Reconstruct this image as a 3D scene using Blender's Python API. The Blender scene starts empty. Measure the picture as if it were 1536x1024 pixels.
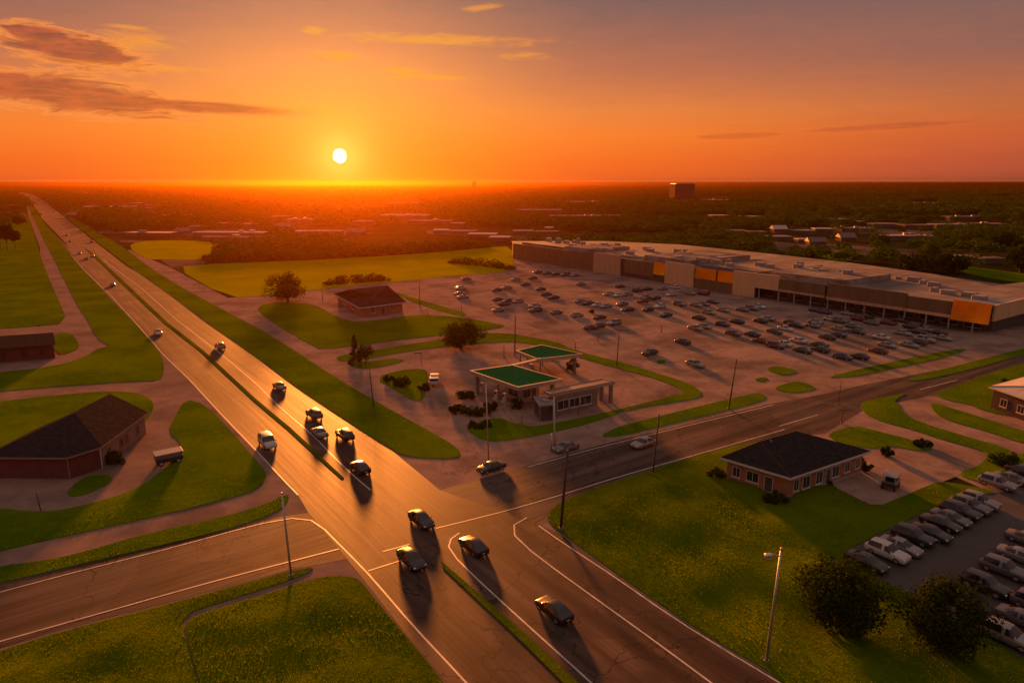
import bpy, math, random
import numpy as np
from mathutils import Vector, Matrix
from mathutils.geometry import delaunay_2d_cdt

# ------------------------------------------------------------------ camera, sky, sun, exposure
H = 36.0                      # camera height above the ground
F = 1024.0                    # focal length in pixels of the 1536 px wide photograph
TH = math.atan(237.5 / 1024)  # downward pitch
SUN_AZ = math.radians(-13.7)
SUN_EL = math.radians(5.8)    # direction of the light
DISC_EL = 2.05                # degrees, where the disc stands in the sky
EXPOSURE = 2.55
SKY_STRENGTH = 2 ** -EXPOSURE

sc = bpy.context.scene
COL = sc.collection
cam_d = bpy.data.cameras.new('camera')
cam = bpy.data.objects.new('camera', cam_d)
COL.objects.link(cam)
cam.location = (0, 0, H)
cam.rotation_euler = (math.pi / 2 - TH, 0, 0)
cam_d.sensor_width = 36
cam_d.lens = 24
cam_d.clip_start = 0.5
cam_d.clip_end = 200000
sc.camera = cam
sc.view_settings.view_transform = 'Standard'
sc.view_settings.look = 'None'
sc.view_settings.exposure = EXPOSURE
sc.view_settings.gamma = 1
sc.render.engine = 'CYCLES'
cy = sc.cycles
cy.max_bounces = 5
cy.diffuse_bounces = 2
cy.glossy_bounces = 3
cy.transmission_bounces = 3
cy.volume_bounces = 0
cy.use_denoising = True
cy.sample_clamp_indirect = 4.0
cy.caustics_reflective = False
cy.caustics_refractive = False


def lin(r, g, b):
    f = lambda c: (c / 255 / 12.92) if c / 255 <= 0.04045 else ((c / 255 + 0.055) / 1.055) ** 2.4
    return (f(r), f(g), f(b), 1)


def dirdeg(px, py):
    dx = (px - 768) / F; dy = -(py - 512) / F
    c, s = math.cos(TH), math.sin(TH)
    d = Vector((dx, c + dy * s, -s + dy * c)).normalized()
    return math.degrees(math.atan2(d.x, d.y)), math.degrees(math.asin(d.z))


def P(px, py, z=0.0):
    dx = (px - 768) / F; dy = -(py - 512) / F
    c, s = math.cos(TH), math.sin(TH)
    d = (dx, c + dy * s, -s + dy * c)
    t = (z - H) / d[2]
    return Vector((d[0] * t, d[1] * t, z))


class NT:
    """short hand for building node trees"""
    def __init__(s, nt):
        s.nt = nt; nt.nodes.clear()

    def n(s, t, **k):
        nd = s.nt.nodes.new(t)
        for a, v in k.items():
            setattr(nd, a, v)
        return nd

    def l(s, a, b):
        s.nt.links.new(a, b)

    def put(s, sock, v):
        if isinstance(v, bpy.types.NodeSocket):
            s.l(v, sock)
        else:
            sock.default_value = v

    def m(s, op, a, b=0.0, c=None, clamp=False):
        nd = s.n('ShaderNodeMath', operation=op, use_clamp=clamp)
        s.put(nd.inputs[0], a); s.put(nd.inputs[1], b)
        if c is not None:
            s.put(nd.inputs[2], c)
        return nd.outputs[0]

    def ss(s, v, a, b):
        nd = s.n('ShaderNodeMapRange', interpolation_type='SMOOTHSTEP')
        s.put(nd.inputs[0], v); nd.inputs[1].default_value = a; nd.inputs[2].default_value = b
        return nd.outputs[0]

    def ramp(s, v, stops):
        nd = s.n('ShaderNodeValToRGB')
        e = nd.color_ramp.elements
        while len(e) < len(stops):
            e.new(0.5)
        for q, (p, c) in zip(e, stops):
            q.position = p
        for q, (p, c) in zip(e, stops):
            q.color = c if len(c) == 4 else (*c, 1)
        s.put(nd.inputs[0], v)
        return nd.outputs[0]

    def mix(s, f, a, b, mode='MIX'):
        nd = s.n('ShaderNodeMix', data_type='RGBA', blend_type=mode)
        s.put(nd.inputs[0], f); s.put(nd.inputs[6], a); s.put(nd.inputs[7], b)
        return nd.outputs[2]

    def noise(s, vec, scale, detail=3.0, rough=0.55, dist=0.0):
        nd = s.n('ShaderNodeTexNoise')
        s.put(nd.inputs['Vector'], vec)
        nd.inputs['Scale'].default_value = scale
        nd.inputs['Detail'].default_value = detail
        nd.inputs['Roughness'].default_value = rough
        nd.inputs['Distortion'].default_value = dist
        return nd.outputs[0]


world = bpy.data.worlds.new('World')
sc.world = world
world.use_nodes = True


def build_world():
    t = NT(world.node_tree)
    tc = t.n('ShaderNodeTexCoord')
    sep = t.n('ShaderNodeSeparateXYZ'); t.l(tc.outputs['Generated'], sep.inputs[0])
    x, y, z = sep.outputs
    R2D = 180 / math.pi
    az = t.m('MULTIPLY', t.m('ARCTAN2', x, y), R2D)
    el = t.m('MULTIPLY', t.m('ARCSINE', z), R2D)
    saz = math.degrees(SUN_AZ)
    daz = t.m('SUBTRACT', az, saz)
    ada = t.m('ABSOLUTE', daz)
    e01 = t.m('MULTIPLY', t.m('SQRT', t.m('DIVIDE', t.m('MAXIMUM', el, 0.0), 90.0)), 1.0)
    q = lambda d: math.sqrt(d / 90)
    near = t.ramp(e01, [(0, lin(255, 148, 18)), (q(3), lin(255, 140, 20)), (q(5.5), lin(255, 148, 45)), (q(8.5), lin(240, 142, 72)),
                        (q(11), lin(200, 122, 84)), (q(13.8), lin(156, 106, 92)), (q(26), lin(142, 112, 104)), (1, lin(160, 142, 134))])
    mid = t.ramp(e01, [(0, lin(236, 104, 48)), (q(1.6), lin(250, 112, 36)), (q(3.6), lin(252, 128, 42)), (q(5.5), lin(236, 132, 62)),
                       (q(8.5), lin(188, 112, 80)), (q(13.5), lin(122, 94, 93)), (q(26), lin(140, 112, 106)), (1, lin(160, 142, 134))])
    far = t.ramp(e01, [(0, lin(170, 90, 68)), (q(1.5), lin(186, 88, 62)), (q(3.6), lin(204, 98, 56)), (q(5), lin(196, 108, 64)),
                       (q(8.5), lin(150, 102, 88)), (q(13), lin(124, 100, 96)), (q(26), lin(134, 110, 106)), (1, lin(160, 142, 134))])
    back = t.ramp(e01, [(0, lin(120, 90, 90)), (q(8), lin(120, 92, 92)), (q(26), lin(150, 128, 122)), (1, lin(160, 142, 134))])
    c = t.mix(t.ss(ada, 0, 22), near, mid)
    c = t.mix(t.ss(daz, 20, 56), c, far)
    c = t.mix(t.ss(ada, 95, 150), c, back)
    # a thin bright line of light along the horizon
    c = t.mix(t.m('MULTIPLY', t.ss(el, 0.30, 0.0), t.ss(ada, 75, 30)), c, lin(255, 160, 90))
    # a share of the physical sky
    sky = t.n('ShaderNodeTexSky', sky_type='NISHITA')
    sky.sun_disc = False
    sky.sun_elevation = SUN_EL
    sky.sun_rotation = SUN_AZ
    sky.altitude = 100
    sky.dust_density = 4.0
    skyc = t.mix(1.0, sky.outputs[0], (0.05, 0.05, 0.05, 1), 'MULTIPLY')
    c = t.mix(0.06, c, skyc)
    # glow round the sun
    sd = Vector((math.sin(SUN_AZ) * math.cos(math.radians(DISC_EL)), math.cos(SUN_AZ) * math.cos(math.radians(DISC_EL)), math.sin(math.radians(DISC_EL))))
    dot = t.n('ShaderNodeVectorMath', operation='DOT_PRODUCT')
    t.l(tc.outputs['Generated'], dot.inputs[0]); dot.inputs[1].default_value = sd
    ang = t.m('MULTIPLY', t.m('ARCCOSINE', t.m('MINIMUM', dot.outputs['Value'], 1.0)), R2D)
    # clouds, laid out by compass direction and height
    cv = t.n('ShaderNodeCombineXYZ')
    t.l(t.m('MULTIPLY', az, 0.22), cv.inputs[0]); t.l(t.m('MULTIPLY', el, 1.1), cv.inputs[1])
    n1 = t.noise(cv.outputs[0], 1.15, 9, 0.68, 0.9)
    cv2 = t.n('ShaderNodeCombineXYZ')
    t.l(t.m('MULTIPLY', az, 0.5), cv2.inputs[0]); t.l(t.m('MULTIPLY', el, 2.6), cv2.inputs[1]); cv2.inputs[2].default_value = 4.0
    n2 = t.noise(cv2.outputs[0], 1.0, 6, 0.6, 0.4)

    def blob(px, py, rx, ry, slant, nz, k):
        a0, e0 = dirdeg(px, py)
        a1, _ = dirdeg(px + rx, py)
        ra = max(abs(a1 - a0), 0.1)
        re = abs(dirdeg(px, py - ry)[1] - e0)
        u = t.m('SUBTRACT', az, a0)
        v = t.m('SUBTRACT', t.m('SUBTRACT', el, e0), t.m('MULTIPLY', u, slant))
        d = t.m('SQRT', t.m('ADD', t.m('POWER', t.m('DIVIDE', u, ra), 2.0), t.m('POWER', t.m('DIVIDE', v, re), 2.0)))
        return t.m('SUBTRACT', t.m('SUBTRACT', 1.15, d), t.m('MULTIPLY', t.m('SUBTRACT', nz, 0.5), k))

    # gentle unevenness of the whole sky
    c = t.mix(0.08, c, t.mix(t.ss(n1, 0.3, 0.7), lin(150, 90, 70), lin(255, 170, 90)), 'OVERLAY')
    wisps = [(170, 97, 190, 9, 0.0, 1.6), (200, 62, 70, 24, 0.05, 2.2), (190, 41, 50, 5, 0, 1.4), (30, 58, 46, 8, 0.0, 2.0), (665, 60, 190, 11, -0.01, 2.0),
             (722, 12, 40, 7, 0.1, 1.4), (600, 106, 46, 7, 0, 1.6), (455, 166, 78, 6, -0.02, 1.5), (470, 46, 24, 8, 0, 1.8), (785, 84, 46, 8, 0, 2.4), (500, 84, 60, 9, 0, 2.6), (640, 116, 90, 8, 0, 2.6)]
    wm = None
    for (px, py, rx, ry, sl, k) in wisps:
        b = t.ss(blob(px, py, rx, ry, sl, n2, k), 0.15, 0.95)
        wm = b if wm is None else t.m('MAXIMUM', wm, b)
    bright = t.mix(t.ss(ang, 8, 26), lin(255, 172, 52), lin(250, 138, 62))
    c = t.mix(t.m('MULTIPLY', wm, 0.6), c, bright)
    darks = [(110, 74, 105, 26, -0.10, 2.5), (60, 52, 60, 10, -0.05, 2.2), (90, 140, 190, 30, -0.075, 2.2), (20, 128, 120, 26, -0.03, 1.6), (290, 160, 170, 10, -0.03, 1.0),
             (1105, 204, 75, 5, 0.02, 1.2), (1330, 190, 160, 5, 0.03, 1.6)]
    dm = None; fr = None
    for i, (px, py, rx, ry, sl, k) in enumerate(darks):
        raw = blob(px, py, rx, ry, sl, n1, k)
        if i < 5:
            f = t.m('MULTIPLY', t.ss(raw, -0.12, 0.15), t.m('SUBTRACT', 1.0, t.ss(raw, 0.15, 0.5)))
            fr = f if fr is None else t.m('MAXIMUM', fr, f)
        b = t.m('MULTIPLY', t.ss(raw, 0.05, 0.6), 1.0 if i < 5 else 0.45)
        dm = b if dm is None else t.m('MAXIMUM', dm, b)
    dcol = t.mix(t.ss(n2, 0.36, 0.66), lin(140, 68, 50), lin(196, 86, 50))
    c = t.mix(t.m('MULTIPLY', fr, 0.75), c, lin(255, 150, 72))
    c = t.mix(t.m('MULTIPLY', dm, 0.70), c, dcol)
    g = t.m('POWER', 2.718, t.m('MULTIPLY', ang, -0.62))
    glow = t.mix(1.0, (1.3, 1.3, 1.3, 1), lin(255, 200, 84), 'MULTIPLY')
    c = t.mix(t.m('MULTIPLY', g, 1.9, clamp=True), c, glow)
    g2 = t.m('POWER', 2.718, t.m('MULTIPLY', ang, -0.16))
    c = t.mix(t.m('MULTIPLY', g2, 0.30), c, lin(255, 178, 22))
    ragged = t.m('ADD', ang, t.m('MULTIPLY', t.m('SUBTRACT', n2, 0.5), 0.3))
    c = t.mix(t.ss(ragged, 0.60, 0.28), c, (6, 5.6, 4.6, 1))
    bg = t.n('ShaderNodeBackground'); t.l(c, bg.inputs[0]); bg.inputs[1].default_value = SKY_STRENGTH
    out = t.n('ShaderNodeOutputWorld'); t.l(bg.outputs[0], out.inputs[0])


build_world()
world.cycles.sampling_method = 'MANUAL'
world.cycles.sample_map_resolution = 1024

sun_d = bpy.data.lights.new('sun', 'SUN')
sun_d.energy = 3.0
sun_d.angle = math.radians(5.0)
sun_d.color = (1.0, 0.27, 0.04)
sun = bpy.data.objects.new('sun', sun_d)
COL.objects.link(sun)
sdir = Vector((math.sin(SUN_AZ) * math.cos(SUN_EL), math.cos(SUN_AZ) * math.cos(SUN_EL), math.sin(SUN_EL)))
sun.rotation_euler = sdir.to_track_quat('Z', 'Y').to_euler()

HAZE_DENSITY = 0.0002

# ------------------------------------------------------------------ helpers
rnd = random.Random(7)
U = Vector((-0.585, 0.811, 0))   # along the highway, away
V = Vector((0.811, 0.585, 0))    # along the cross road, to the right
ANG_U = math.atan2(-U.x, U.y)
ANG_V = math.atan2(-V.x, V.y)


def tag(o, label=None, cat=None, group=None, kind=None):
    if label: o['label'] = label
    if cat: o['category'] = cat
    if group: o['group'] = group
    if kind: o['kind'] = kind
    return o


def link(name, mesh, parent=None):
    o = bpy.data.objects.new(name, mesh)
    COL.objects.link(o)
    if parent: o.parent = parent
    return o


def empty(name, loc, rz=0.0):
    o = link(name, None)
    o.location = loc
    o.rotation_euler = (0, 0, rz)
    o.empty_display_size = 0.5
    return o


def copy_tree(o, parent=None):
    c = o.copy(); COL.objects.link(c)
    if parent: c.parent = parent
    for ch in o.children:
        copy_tree(ch, c)
    return c


def arr_mesh(name, verts, faces, mats=None, smooth=False, midx=None):
    """verts (n,3), faces (m,k) arrays"""
    me = bpy.data.meshes.new(name)
    verts = np.asarray(verts, dtype=np.float32); faces = np.asarray(faces, dtype=np.int32)
    m, k = faces.shape
    me.vertices.add(len(verts)); me.vertices.foreach_set('co', verts.ravel())
    me.loops.add(m * k); me.loops.foreach_set('vertex_index', faces.ravel())
    me.polygons.add(m)
    me.polygons.foreach_set('loop_start', np.arange(0, m * k, k, dtype=np.int32))
    me.polygons.foreach_set('loop_total', np.full(m, k, dtype=np.int32))
    if midx is not None: me.polygons.foreach_set('material_index', np.asarray(midx, dtype=np.int32))
    me.polygons.foreach_set('use_smooth', np.full(m, smooth))
    for mt in (mats or []):
        me.materials.append(mt)
    me.update(calc_edges=True)
    return me


class MB:
    def __init__(s):
        s.v = []; s.f = []

    def quad(s, a, b, c, d):
        i = len(s.v); s.v += [tuple(a), tuple(b), tuple(c), tuple(d)]; s.f.append((i, i + 1, i + 2, i + 3)); return s

    def poly(s, pts):
        i = len(s.v); s.v += [tuple(p) for p in pts]; s.f.append(tuple(range(i, i + len(pts)))); return s

    def box(s, c, size, rz=0.0, bev=0.0):
        x, y, z = size[0] / 2, size[1] / 2, size[2] / 2
        R = Matrix.Rotation(rz, 3, 'Z')
        if bev > 0:
            b = min(bev, x * .9, y * .9, z * .9)
            pts = []
            for zz, ins in ((-z, b), (-z + b, 0), (z - b, 0), (z, b)):
                for sx, sy in ((-1, -1), (1, -1), (1, 1), (-1, 1)):
                    px, py = sx * (x - ins), sy * (y - ins)
                    # bevelled corner as two points
                    if sx * sy > 0:
                        pts.append((px, py - sy * b, zz)); pts.append((px - sx * b, py, zz))
                    else:
                        pts.append((px - sx * b, py, zz)); pts.append((px, py - sy * b, zz))
            # order corners round the ring
            i0 = len(s.v)
            rings = []
            for r in range(4):
                ring = pts[r * 8:(r + 1) * 8]
                ring.sort(key=lambda p: math.atan2(p[1] / max(y, 1e-6), p[0] / max(x, 1e-6)))
                rings.append(ring)
            for ring in rings:
                s.v += [tuple(Vector(c) + R @ Vector(p)) for p in ring]
            for r in range(3):
                for k in range(8):
                    a = i0 + r * 8 + k; b2 = i0 + r * 8 + (k + 1) % 8
                    s.f.append((a, b2, b2 + 8, a + 8))
            s.f.append(tuple(i0 + k for k in range(7, -1, -1))); s.f.append(tuple(i0 + 24 + k for k in range(8)))
            return s
        i = len(s.v)
        for dz in (-z, z):
            for dx, dy in ((-x, -y), (x, -y), (x, y), (-x, y)):
                s.v.append(tuple(Vector(c) + R @ Vector((dx, dy, dz))))
        s.f += [(i + 3, i + 2, i + 1, i), (i + 4, i + 5, i + 6, i + 7), (i, i + 1, i + 5, i + 4), (i + 1, i + 2, i + 6, i + 5), (i + 2, i + 3, i + 7, i + 6), (i + 3, i, i + 4, i + 7)]
        return s

    def prism(s, poly, z0, z1):
        n = len(poly); i = len(s.v)
        area = sum(poly[k][0] * poly[(k + 1) % n][1] - poly[(k + 1) % n][0] * poly[k][1] for k in range(n))
        if area < 0: poly = list(reversed(poly))
        s.v += [(p[0], p[1], z0) for p in poly] + [(p[0], p[1], z1) for p in poly]
        s.f.append(tuple(i + k for k in range(n - 1, -1, -1))); s.f.append(tuple(i + n + k for k in range(n)))
        for k in range(n):
            s.f.append((i + k, i + (k + 1) % n, i + n + (k + 1) % n, i + n + k))
        return s

    def tube(s, p0, p1, r0, r1=None, n=8, caps=True):
        r1 = r0 if r1 is None else r1
        p0, p1 = Vector(p0), Vector(p1)
        d = (p1 - p0).normalized()
        a = d.orthogonal().normalized(); b = d.cross(a)
        i = len(s.v)
        for p, r in ((p0, r0), (p1, r1)):
            for k in range(n):
                t = 2 * math.pi * k / n
                s.v.append(tuple(p + (a * math.cos(t) + b * math.sin(t)) * r))
        for k in range(n):
            s.f.append((i + k, i + (k + 1) % n, i + n + (k + 1) % n, i + n + k))
        if caps:
            s.f.append(tuple(i + k for k in range(n - 1, -1, -1))); s.f.append(tuple(i + n + k for k in range(n)))
        return s

    def build(s, name, mat, parent=None, smooth=False):
        me = bpy.data.meshes.new(name)
        me.from_pydata(s.v, [], s.f)
        me.materials.append(mat)
        if smooth:
            me.polygons.foreach_set('use_smooth', [True] * len(me.polygons))
        me.update()
        return link(name, me, parent)


# ------------------------------------------------------------------ materials
MATS = {}


def mat(name, c1, c2=None, scale=1.0, rough=0.7, metal=0.0, bump=0.0, bscale=8.0, spec=0.5, rot=0.0, stretch=(1, 1, 1), detail=4, space='pos', coat=0.0, sheen=0.0, c3=None, scale3=0.05, bumpdist=0.05, cracks=0.0):
    m = bpy.data.materials.new(name); m.use_nodes = True
    t = NT(m.node_tree)
    p = t.n('ShaderNodeBsdfPrincipled')
    out = t.n('ShaderNodeOutputMaterial'); t.l(p.outputs[0], out.inputs[0])
    if space == 'pos':
        g = t.n('ShaderNodeNewGeometry').outputs['Position']
    else:
        g = t.n('ShaderNodeTexCoord').outputs['Object']
    mp = t.n('ShaderNodeMapping'); t.l(g, mp.inputs[0])
    mp.vector_type = 'TEXTURE'
    mp.inputs['Rotation'].default_value = (0, 0, rot)
    mp.inputs['Scale'].default_value = tuple(1 / q for q in stretch)
    vec = mp.outputs[0]
    if c2 is not None:
        nz = t.noise(vec, scale, detail, 0.6)
        f = t.ss(nz, 0.3, 0.7)
        col = t.mix(f, (*c1, 1), (*c2, 1))
        if c3 is not None:
            n3 = t.noise(g, scale3, 4, 0.6)
            col = t.mix(t.ss(n3, 0.42, 0.68), col, (*c3, 1))
        if cracks:
            # sealed cracks and squarish repair patches
            wv = t.n('ShaderNodeVectorMath', operation='ADD'); t.l(g, wv.inputs[0])
            wn = t.n('ShaderNodeTexNoise'); t.l(g, wn.inputs['Vector']); wn.inputs['Scale'].default_value = 0.35; wn.inputs['Detail'].default_value = 4
            ws = t.n('ShaderNodeVectorMath', operation='SCALE'); t.l(wn.outputs[1], ws.inputs[0]); ws.inputs['Scale'].default_value = 5.0
            t.l(ws.outputs[0], wv.inputs[1])
            vo = t.n('ShaderNodeTexVoronoi', feature='DISTANCE_TO_EDGE'); t.l(wv.outputs[0], vo.inputs['Vector']); vo.inputs['Scale'].default_value = 0.13
            vp = t.n('ShaderNodeTexVoronoi', distance='CHEBYCHEV'); t.l(mp.outputs[0] if space != 'pos' else g, vp.inputs['Vector']); vp.inputs['Scale'].default_value = 0.10
            sp_ = t.n('ShaderNodeSeparateColor'); t.l(vp.outputs['Color'], sp_.inputs[0])
            col = t.mix(t.m('MULTIPLY', t.ss(vo.outputs['Distance'], 0.012, 0.004), cracks), col, (0.018, 0.014, 0.012, 1))
            col = t.mix(t.m('MULTIPLY', t.ss(sp_.outputs[0], 0.80, 0.84), cracks * 0.5), col, (0.035, 0.027, 0.023, 1))
            st = t.noise(g, 0.8, 3, 0.5)
            col = t.mix(t.m('MULTIPLY', t.ss(st, 0.66, 0.74), cracks * 0.6), col, (0.02, 0.016, 0.014, 1))
        t.l(col, p.inputs['Base Color'])
        r = t.m('ADD', rough - 0.06, t.m('MULTIPLY', nz, 0.12))
        t.l(r, p.inputs['Roughness'])
    else:
        p.inputs['Base Color'].default_value = (*c1, 1)
        p.inputs['Roughness'].default_value = rough
    p.inputs['Metallic'].default_value = metal
    p.inputs['Specular IOR Level'].default_value = spec
    p.inputs['Coat Weight'].default_value = coat
    p.inputs['Coat Roughness'].default_value = 0.08
    if sheen:
        p.inputs['Sheen Weight'].default_value = sheen
        p.inputs['Sheen Roughness'].default_value = 0.4
    if bump > 0:
        bn = t.noise(vec, bscale, 5, 0.6)
        b = t.n('ShaderNodeBump'); b.inputs['Strength'].default_value = bump; b.inputs['Distance'].default_value = bumpdist
        t.l(bn, b.inputs['Height']); t.l(b.outputs[0], p.inputs['Normal'])
    MATS[name] = m
    return m


def leaf_mat(name, c1, c2, trans=0.3):
    m = bpy.data.materials.new(name); m.use_nodes = True
    t = NT(m.node_tree)
    g = t.n('ShaderNodeNewGeometry')
    r = g.outputs['Random Per Island']
    nz = t.noise(g.outputs['Position'], 0.35, 3)
    f = t.m('ADD', t.m('MULTIPLY', r, 0.55), t.m('MULTIPLY', nz, 0.5), clamp=True)
    col = t.mix(f, (*c1, 1), (*c2, 1))
    d = t.n('ShaderNodeBsdfPrincipled'); t.l(col, d.inputs['Base Color']); d.inputs['Roughness'].default_value = 0.6
    d.inputs['Specular IOR Level'].default_value = 0.0
    tr = t.n('ShaderNodeBsdfTranslucent'); t.l(t.mix(1.0, col, (1.5, 1.4, 0.5, 1), 'MULTIPLY'), tr.inputs[0])
    mx = t.n('ShaderNodeMixShader'); mx.inputs[0].default_value = trans
    t.l(d.outputs[0], mx.inputs[1]); t.l(tr.outputs[0], mx.inputs[2])
    out = t.n('ShaderNodeOutputMaterial'); t.l(mx.outputs[0], out.inputs[0])
    MATS[name] = m
    return m


def grass_mat(name, dark, mid, dry, sheen=0.5, bs=1.0):
    m = bpy.data.materials.new(name); m.use_nodes = True
    t = NT(m.node_tree)
    g = t.n('ShaderNodeNewGeometry').outputs['Position']
    n1 = t.noise(g, 0.07, 4, 0.6); n2 = t.noise(g, 0.9, 4, 0.65); n3 = t.noise(g, 9.0, 2, 0.6)
    col = t.mix(t.ss(n1, 0.35, 0.65), (*dark, 1), (*mid, 1))
    col = t.mix(t.m('MULTIPLY', t.ss(n2, 0.45, 0.75), 0.55), col, (*dry, 1))
    col = t.mix(t.m('MULTIPLY', t.ss(n3, 0.4, 0.7), 0.5), col, tuple(x * 0.55 for x in dark) + (1,))
    p = t.n('ShaderNodeBsdfPrincipled'); t.l(col, p.inputs['Base Color']); p.inputs['Roughness'].default_value = 0.85
    p.inputs['Specular IOR Level'].default_value = 0.0
    p.inputs['Sheen Weight'].default_value = sheen; p.inputs['Sheen Roughness'].default_value = 0.35
    p.inputs['Sheen Tint'].default_value = (0.6, 0.6, 0.005, 1)
    h = t.m('ADD', t.m('MULTIPLY', n3, 0.5), t.m('MULTIPLY', t.noise(g, 2.6, 4, 0.7), 1.0))
    b = t.n('ShaderNodeBump'); b.inputs['Strength'].default_value = 0.8 * bs; b.inputs['Distance'].default_value = 0.12
    t.l(h, b.inputs['Height']); t.l(b.outputs[0], p.inputs['Normal'])
    out = t.n('ShaderNodeOutputMaterial'); t.l(p.outputs[0], out.inputs[0])
    MATS[name] = m
    return m


def ground_mat():
    m = bpy.data.materials.new('far_land'); m.use_nodes = True
    t = NT(m.node_tree)
    g = t.n('ShaderNodeNewGeometry').outputs['Position']
    n1 = t.noise(g, 0.012, 6, 0.65); n2 = t.noise(g, 0.0016, 5, 0.6); n3 = t.noise(g, 0.06, 4, 0.7)
    col = t.mix(t.ss(n1, 0.40, 0.62), (0.028, 0.030, 0.008, 1), (0.062, 0.054, 0.016, 1))
    col = t.mix(t.m('MULTIPLY', t.ss(n2, 0.5, 0.66), 0.7), col, (0.075, 0.055, 0.030, 1))
    col = t.mix(t.m('MULTIPLY', t.ss(n3, 0.5, 0.7), 0.5), col, (0.012, 0.014, 0.005, 1))
    p = t.n('ShaderNodeBsdfPrincipled'); t.l(col, p.inputs['Base Color']); p.inputs['Roughness'].default_value = 0.95
    p.inputs['Specular IOR Level'].default_value = 0.0
    out = t.n('ShaderNodeOutputMaterial'); t.l(p.outputs[0], out.inputs[0])
    return m


M_GROUND = ground_mat()
M_PAVE = mat('worn_concrete', (0.28, 0.19, 0.152), (0.35, 0.24, 0.195), 0.5, 0.75, bump=0.18, bscale=1.6, c3=(0.20, 0.138, 0.112), scale3=0.11, bumpdist=0.05, spec=0.0, cracks=0.3)
M_BAY = mat('worn_bay_paint', (0.24, 0.18, 0.15), (0.17, 0.125, 0.105), 0.4, 0.8, spec=0.0)
M_LOT = mat('parking_asphalt', (0.26, 0.185, 0.155), (0.34, 0.245, 0.205), 0.22, 0.75, bump=0.3, bscale=0.9, rot=ANG_V, stretch=(1.0, 0.35, 1), c3=(0.165, 0.12, 0.10), scale3=0.08, bumpdist=0.06, spec=0.0, cracks=0.35)
M_DARKLOT = mat('fresh_asphalt', (0.045, 0.038, 0.036), (0.065, 0.055, 0.05), 0.4, 0.6, bump=0.3, bscale=4, spec=0.4)
M_ROAD = mat('highway_asphalt', (0.042, 0.027, 0.021), (0.150, 0.098, 0.074), 1.0, 0.56, bump=0.45, bscale=1.0, rot=ANG_U, stretch=(0.55, 0.018, 1), c3=(0.05, 0.037, 0.031), scale3=0.10, bumpdist=0.12, spec=0.042, cracks=0.75)
M_CROSS = mat('cross_road_asphalt', (0.042, 0.029, 0.024), (0.140, 0.096, 0.076), 1.0, 0.66, bump=0.4, bscale=1.0, rot=ANG_V, stretch=(0.55, 0.018, 1), c3=(0.09, 0.075, 0.07), scale3=0.09, bumpdist=0.12, spec=0.042, cracks=0.75)
M_PATH = mat('dirt_lane', (0.23, 0.155, 0.124), (0.29, 0.20, 0.16), 0.4, 0.8, bump=0.2, bscale=2.0, c3=(0.17, 0.12, 0.10), scale3=0.12, spec=0.0)
M_PAINT = mat('road_paint', (0.62, 0.56, 0.50), (0.40, 0.35, 0.31), 0.8, 0.5, spec=0.5)
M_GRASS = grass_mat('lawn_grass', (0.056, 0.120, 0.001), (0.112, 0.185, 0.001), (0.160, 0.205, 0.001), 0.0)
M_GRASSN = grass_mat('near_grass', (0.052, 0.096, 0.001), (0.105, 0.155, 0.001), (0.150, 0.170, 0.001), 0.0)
M_FIELD = grass_mat('field_grass', (0.25, 0.28, 0.001), (0.33, 0.31, 0.001), (0.36, 0.31, 0.001), 0.0, 1.3)
M_LEAF = leaf_mat('tree_leaves', (0.026, 0.036, 0.004), (0.075, 0.080, 0.007), 0.14)
M_LEAFD = leaf_mat('dark_leaves', (0.014, 0.024, 0.002), (0.040, 0.054, 0.004), 0.12)
M_FOREST = leaf_mat('forest_leaves', (0.032, 0.062, 0.005), (0.090, 0.130, 0.010), 0.16)
M_BARK = mat('bark', (0.06, 0.042, 0.03), (0.10, 0.07, 0.05), 6, 0.9, bump=0.6, bscale=14, space='obj')
M_WOODPOLE = mat('weathered_pole_wood', (0.05, 0.036, 0.028), (0.085, 0.06, 0.045), 5, 0.85, space='obj', stretch=(1, 1, 0.1))
M_STEEL = mat('galvanised_steel', (0.42, 0.40, 0.39), (0.55, 0.52, 0.50), 6, 0.45, metal=0.7, space='obj')
M_SHINGLE = mat('dark_shingle', (0.022, 0.020, 0.021), (0.040, 0.036, 0.038), 1.8, 0.9, bump=0.6, bscale=7, space='obj', spec=0.0)
M_SHINGLEB = mat('brown_shingle', (0.066, 0.037, 0.023), (0.098, 0.056, 0.036), 1.6, 0.9, bump=0.6, bscale=6, space='obj', spec=0.0)
M_BRICK = None
M_TRIM = mat('white_trim', (0.48, 0.44, 0.42), (0.58, 0.54, 0.51), 2, 0.65, space='obj', spec=0.2)
M_GLASS = mat('dark_window_glass', (0.02, 0.022, 0.026), None, rough=0.06, spec=0.8)
M_CARGLASS = mat('car_glass', (0.012, 0.013, 0.016), None, rough=0.07, spec=0.8)
M_TYRE = mat('tyre_rubber', (0.018, 0.018, 0.018), None, rough=0.85)
M_RIM = mat('alloy_rim', (0.45, 0.45, 0.46), None, rough=0.35, metal=0.9)
M_LAMPC = mat('headlamp_lens', (0.75, 0.75, 0.72), None, rough=0.12, spec=0.9)
M_LAMPR = mat('tail_lamp_lens', (0.35, 0.012, 0.01), None, rough=0.2)


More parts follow.
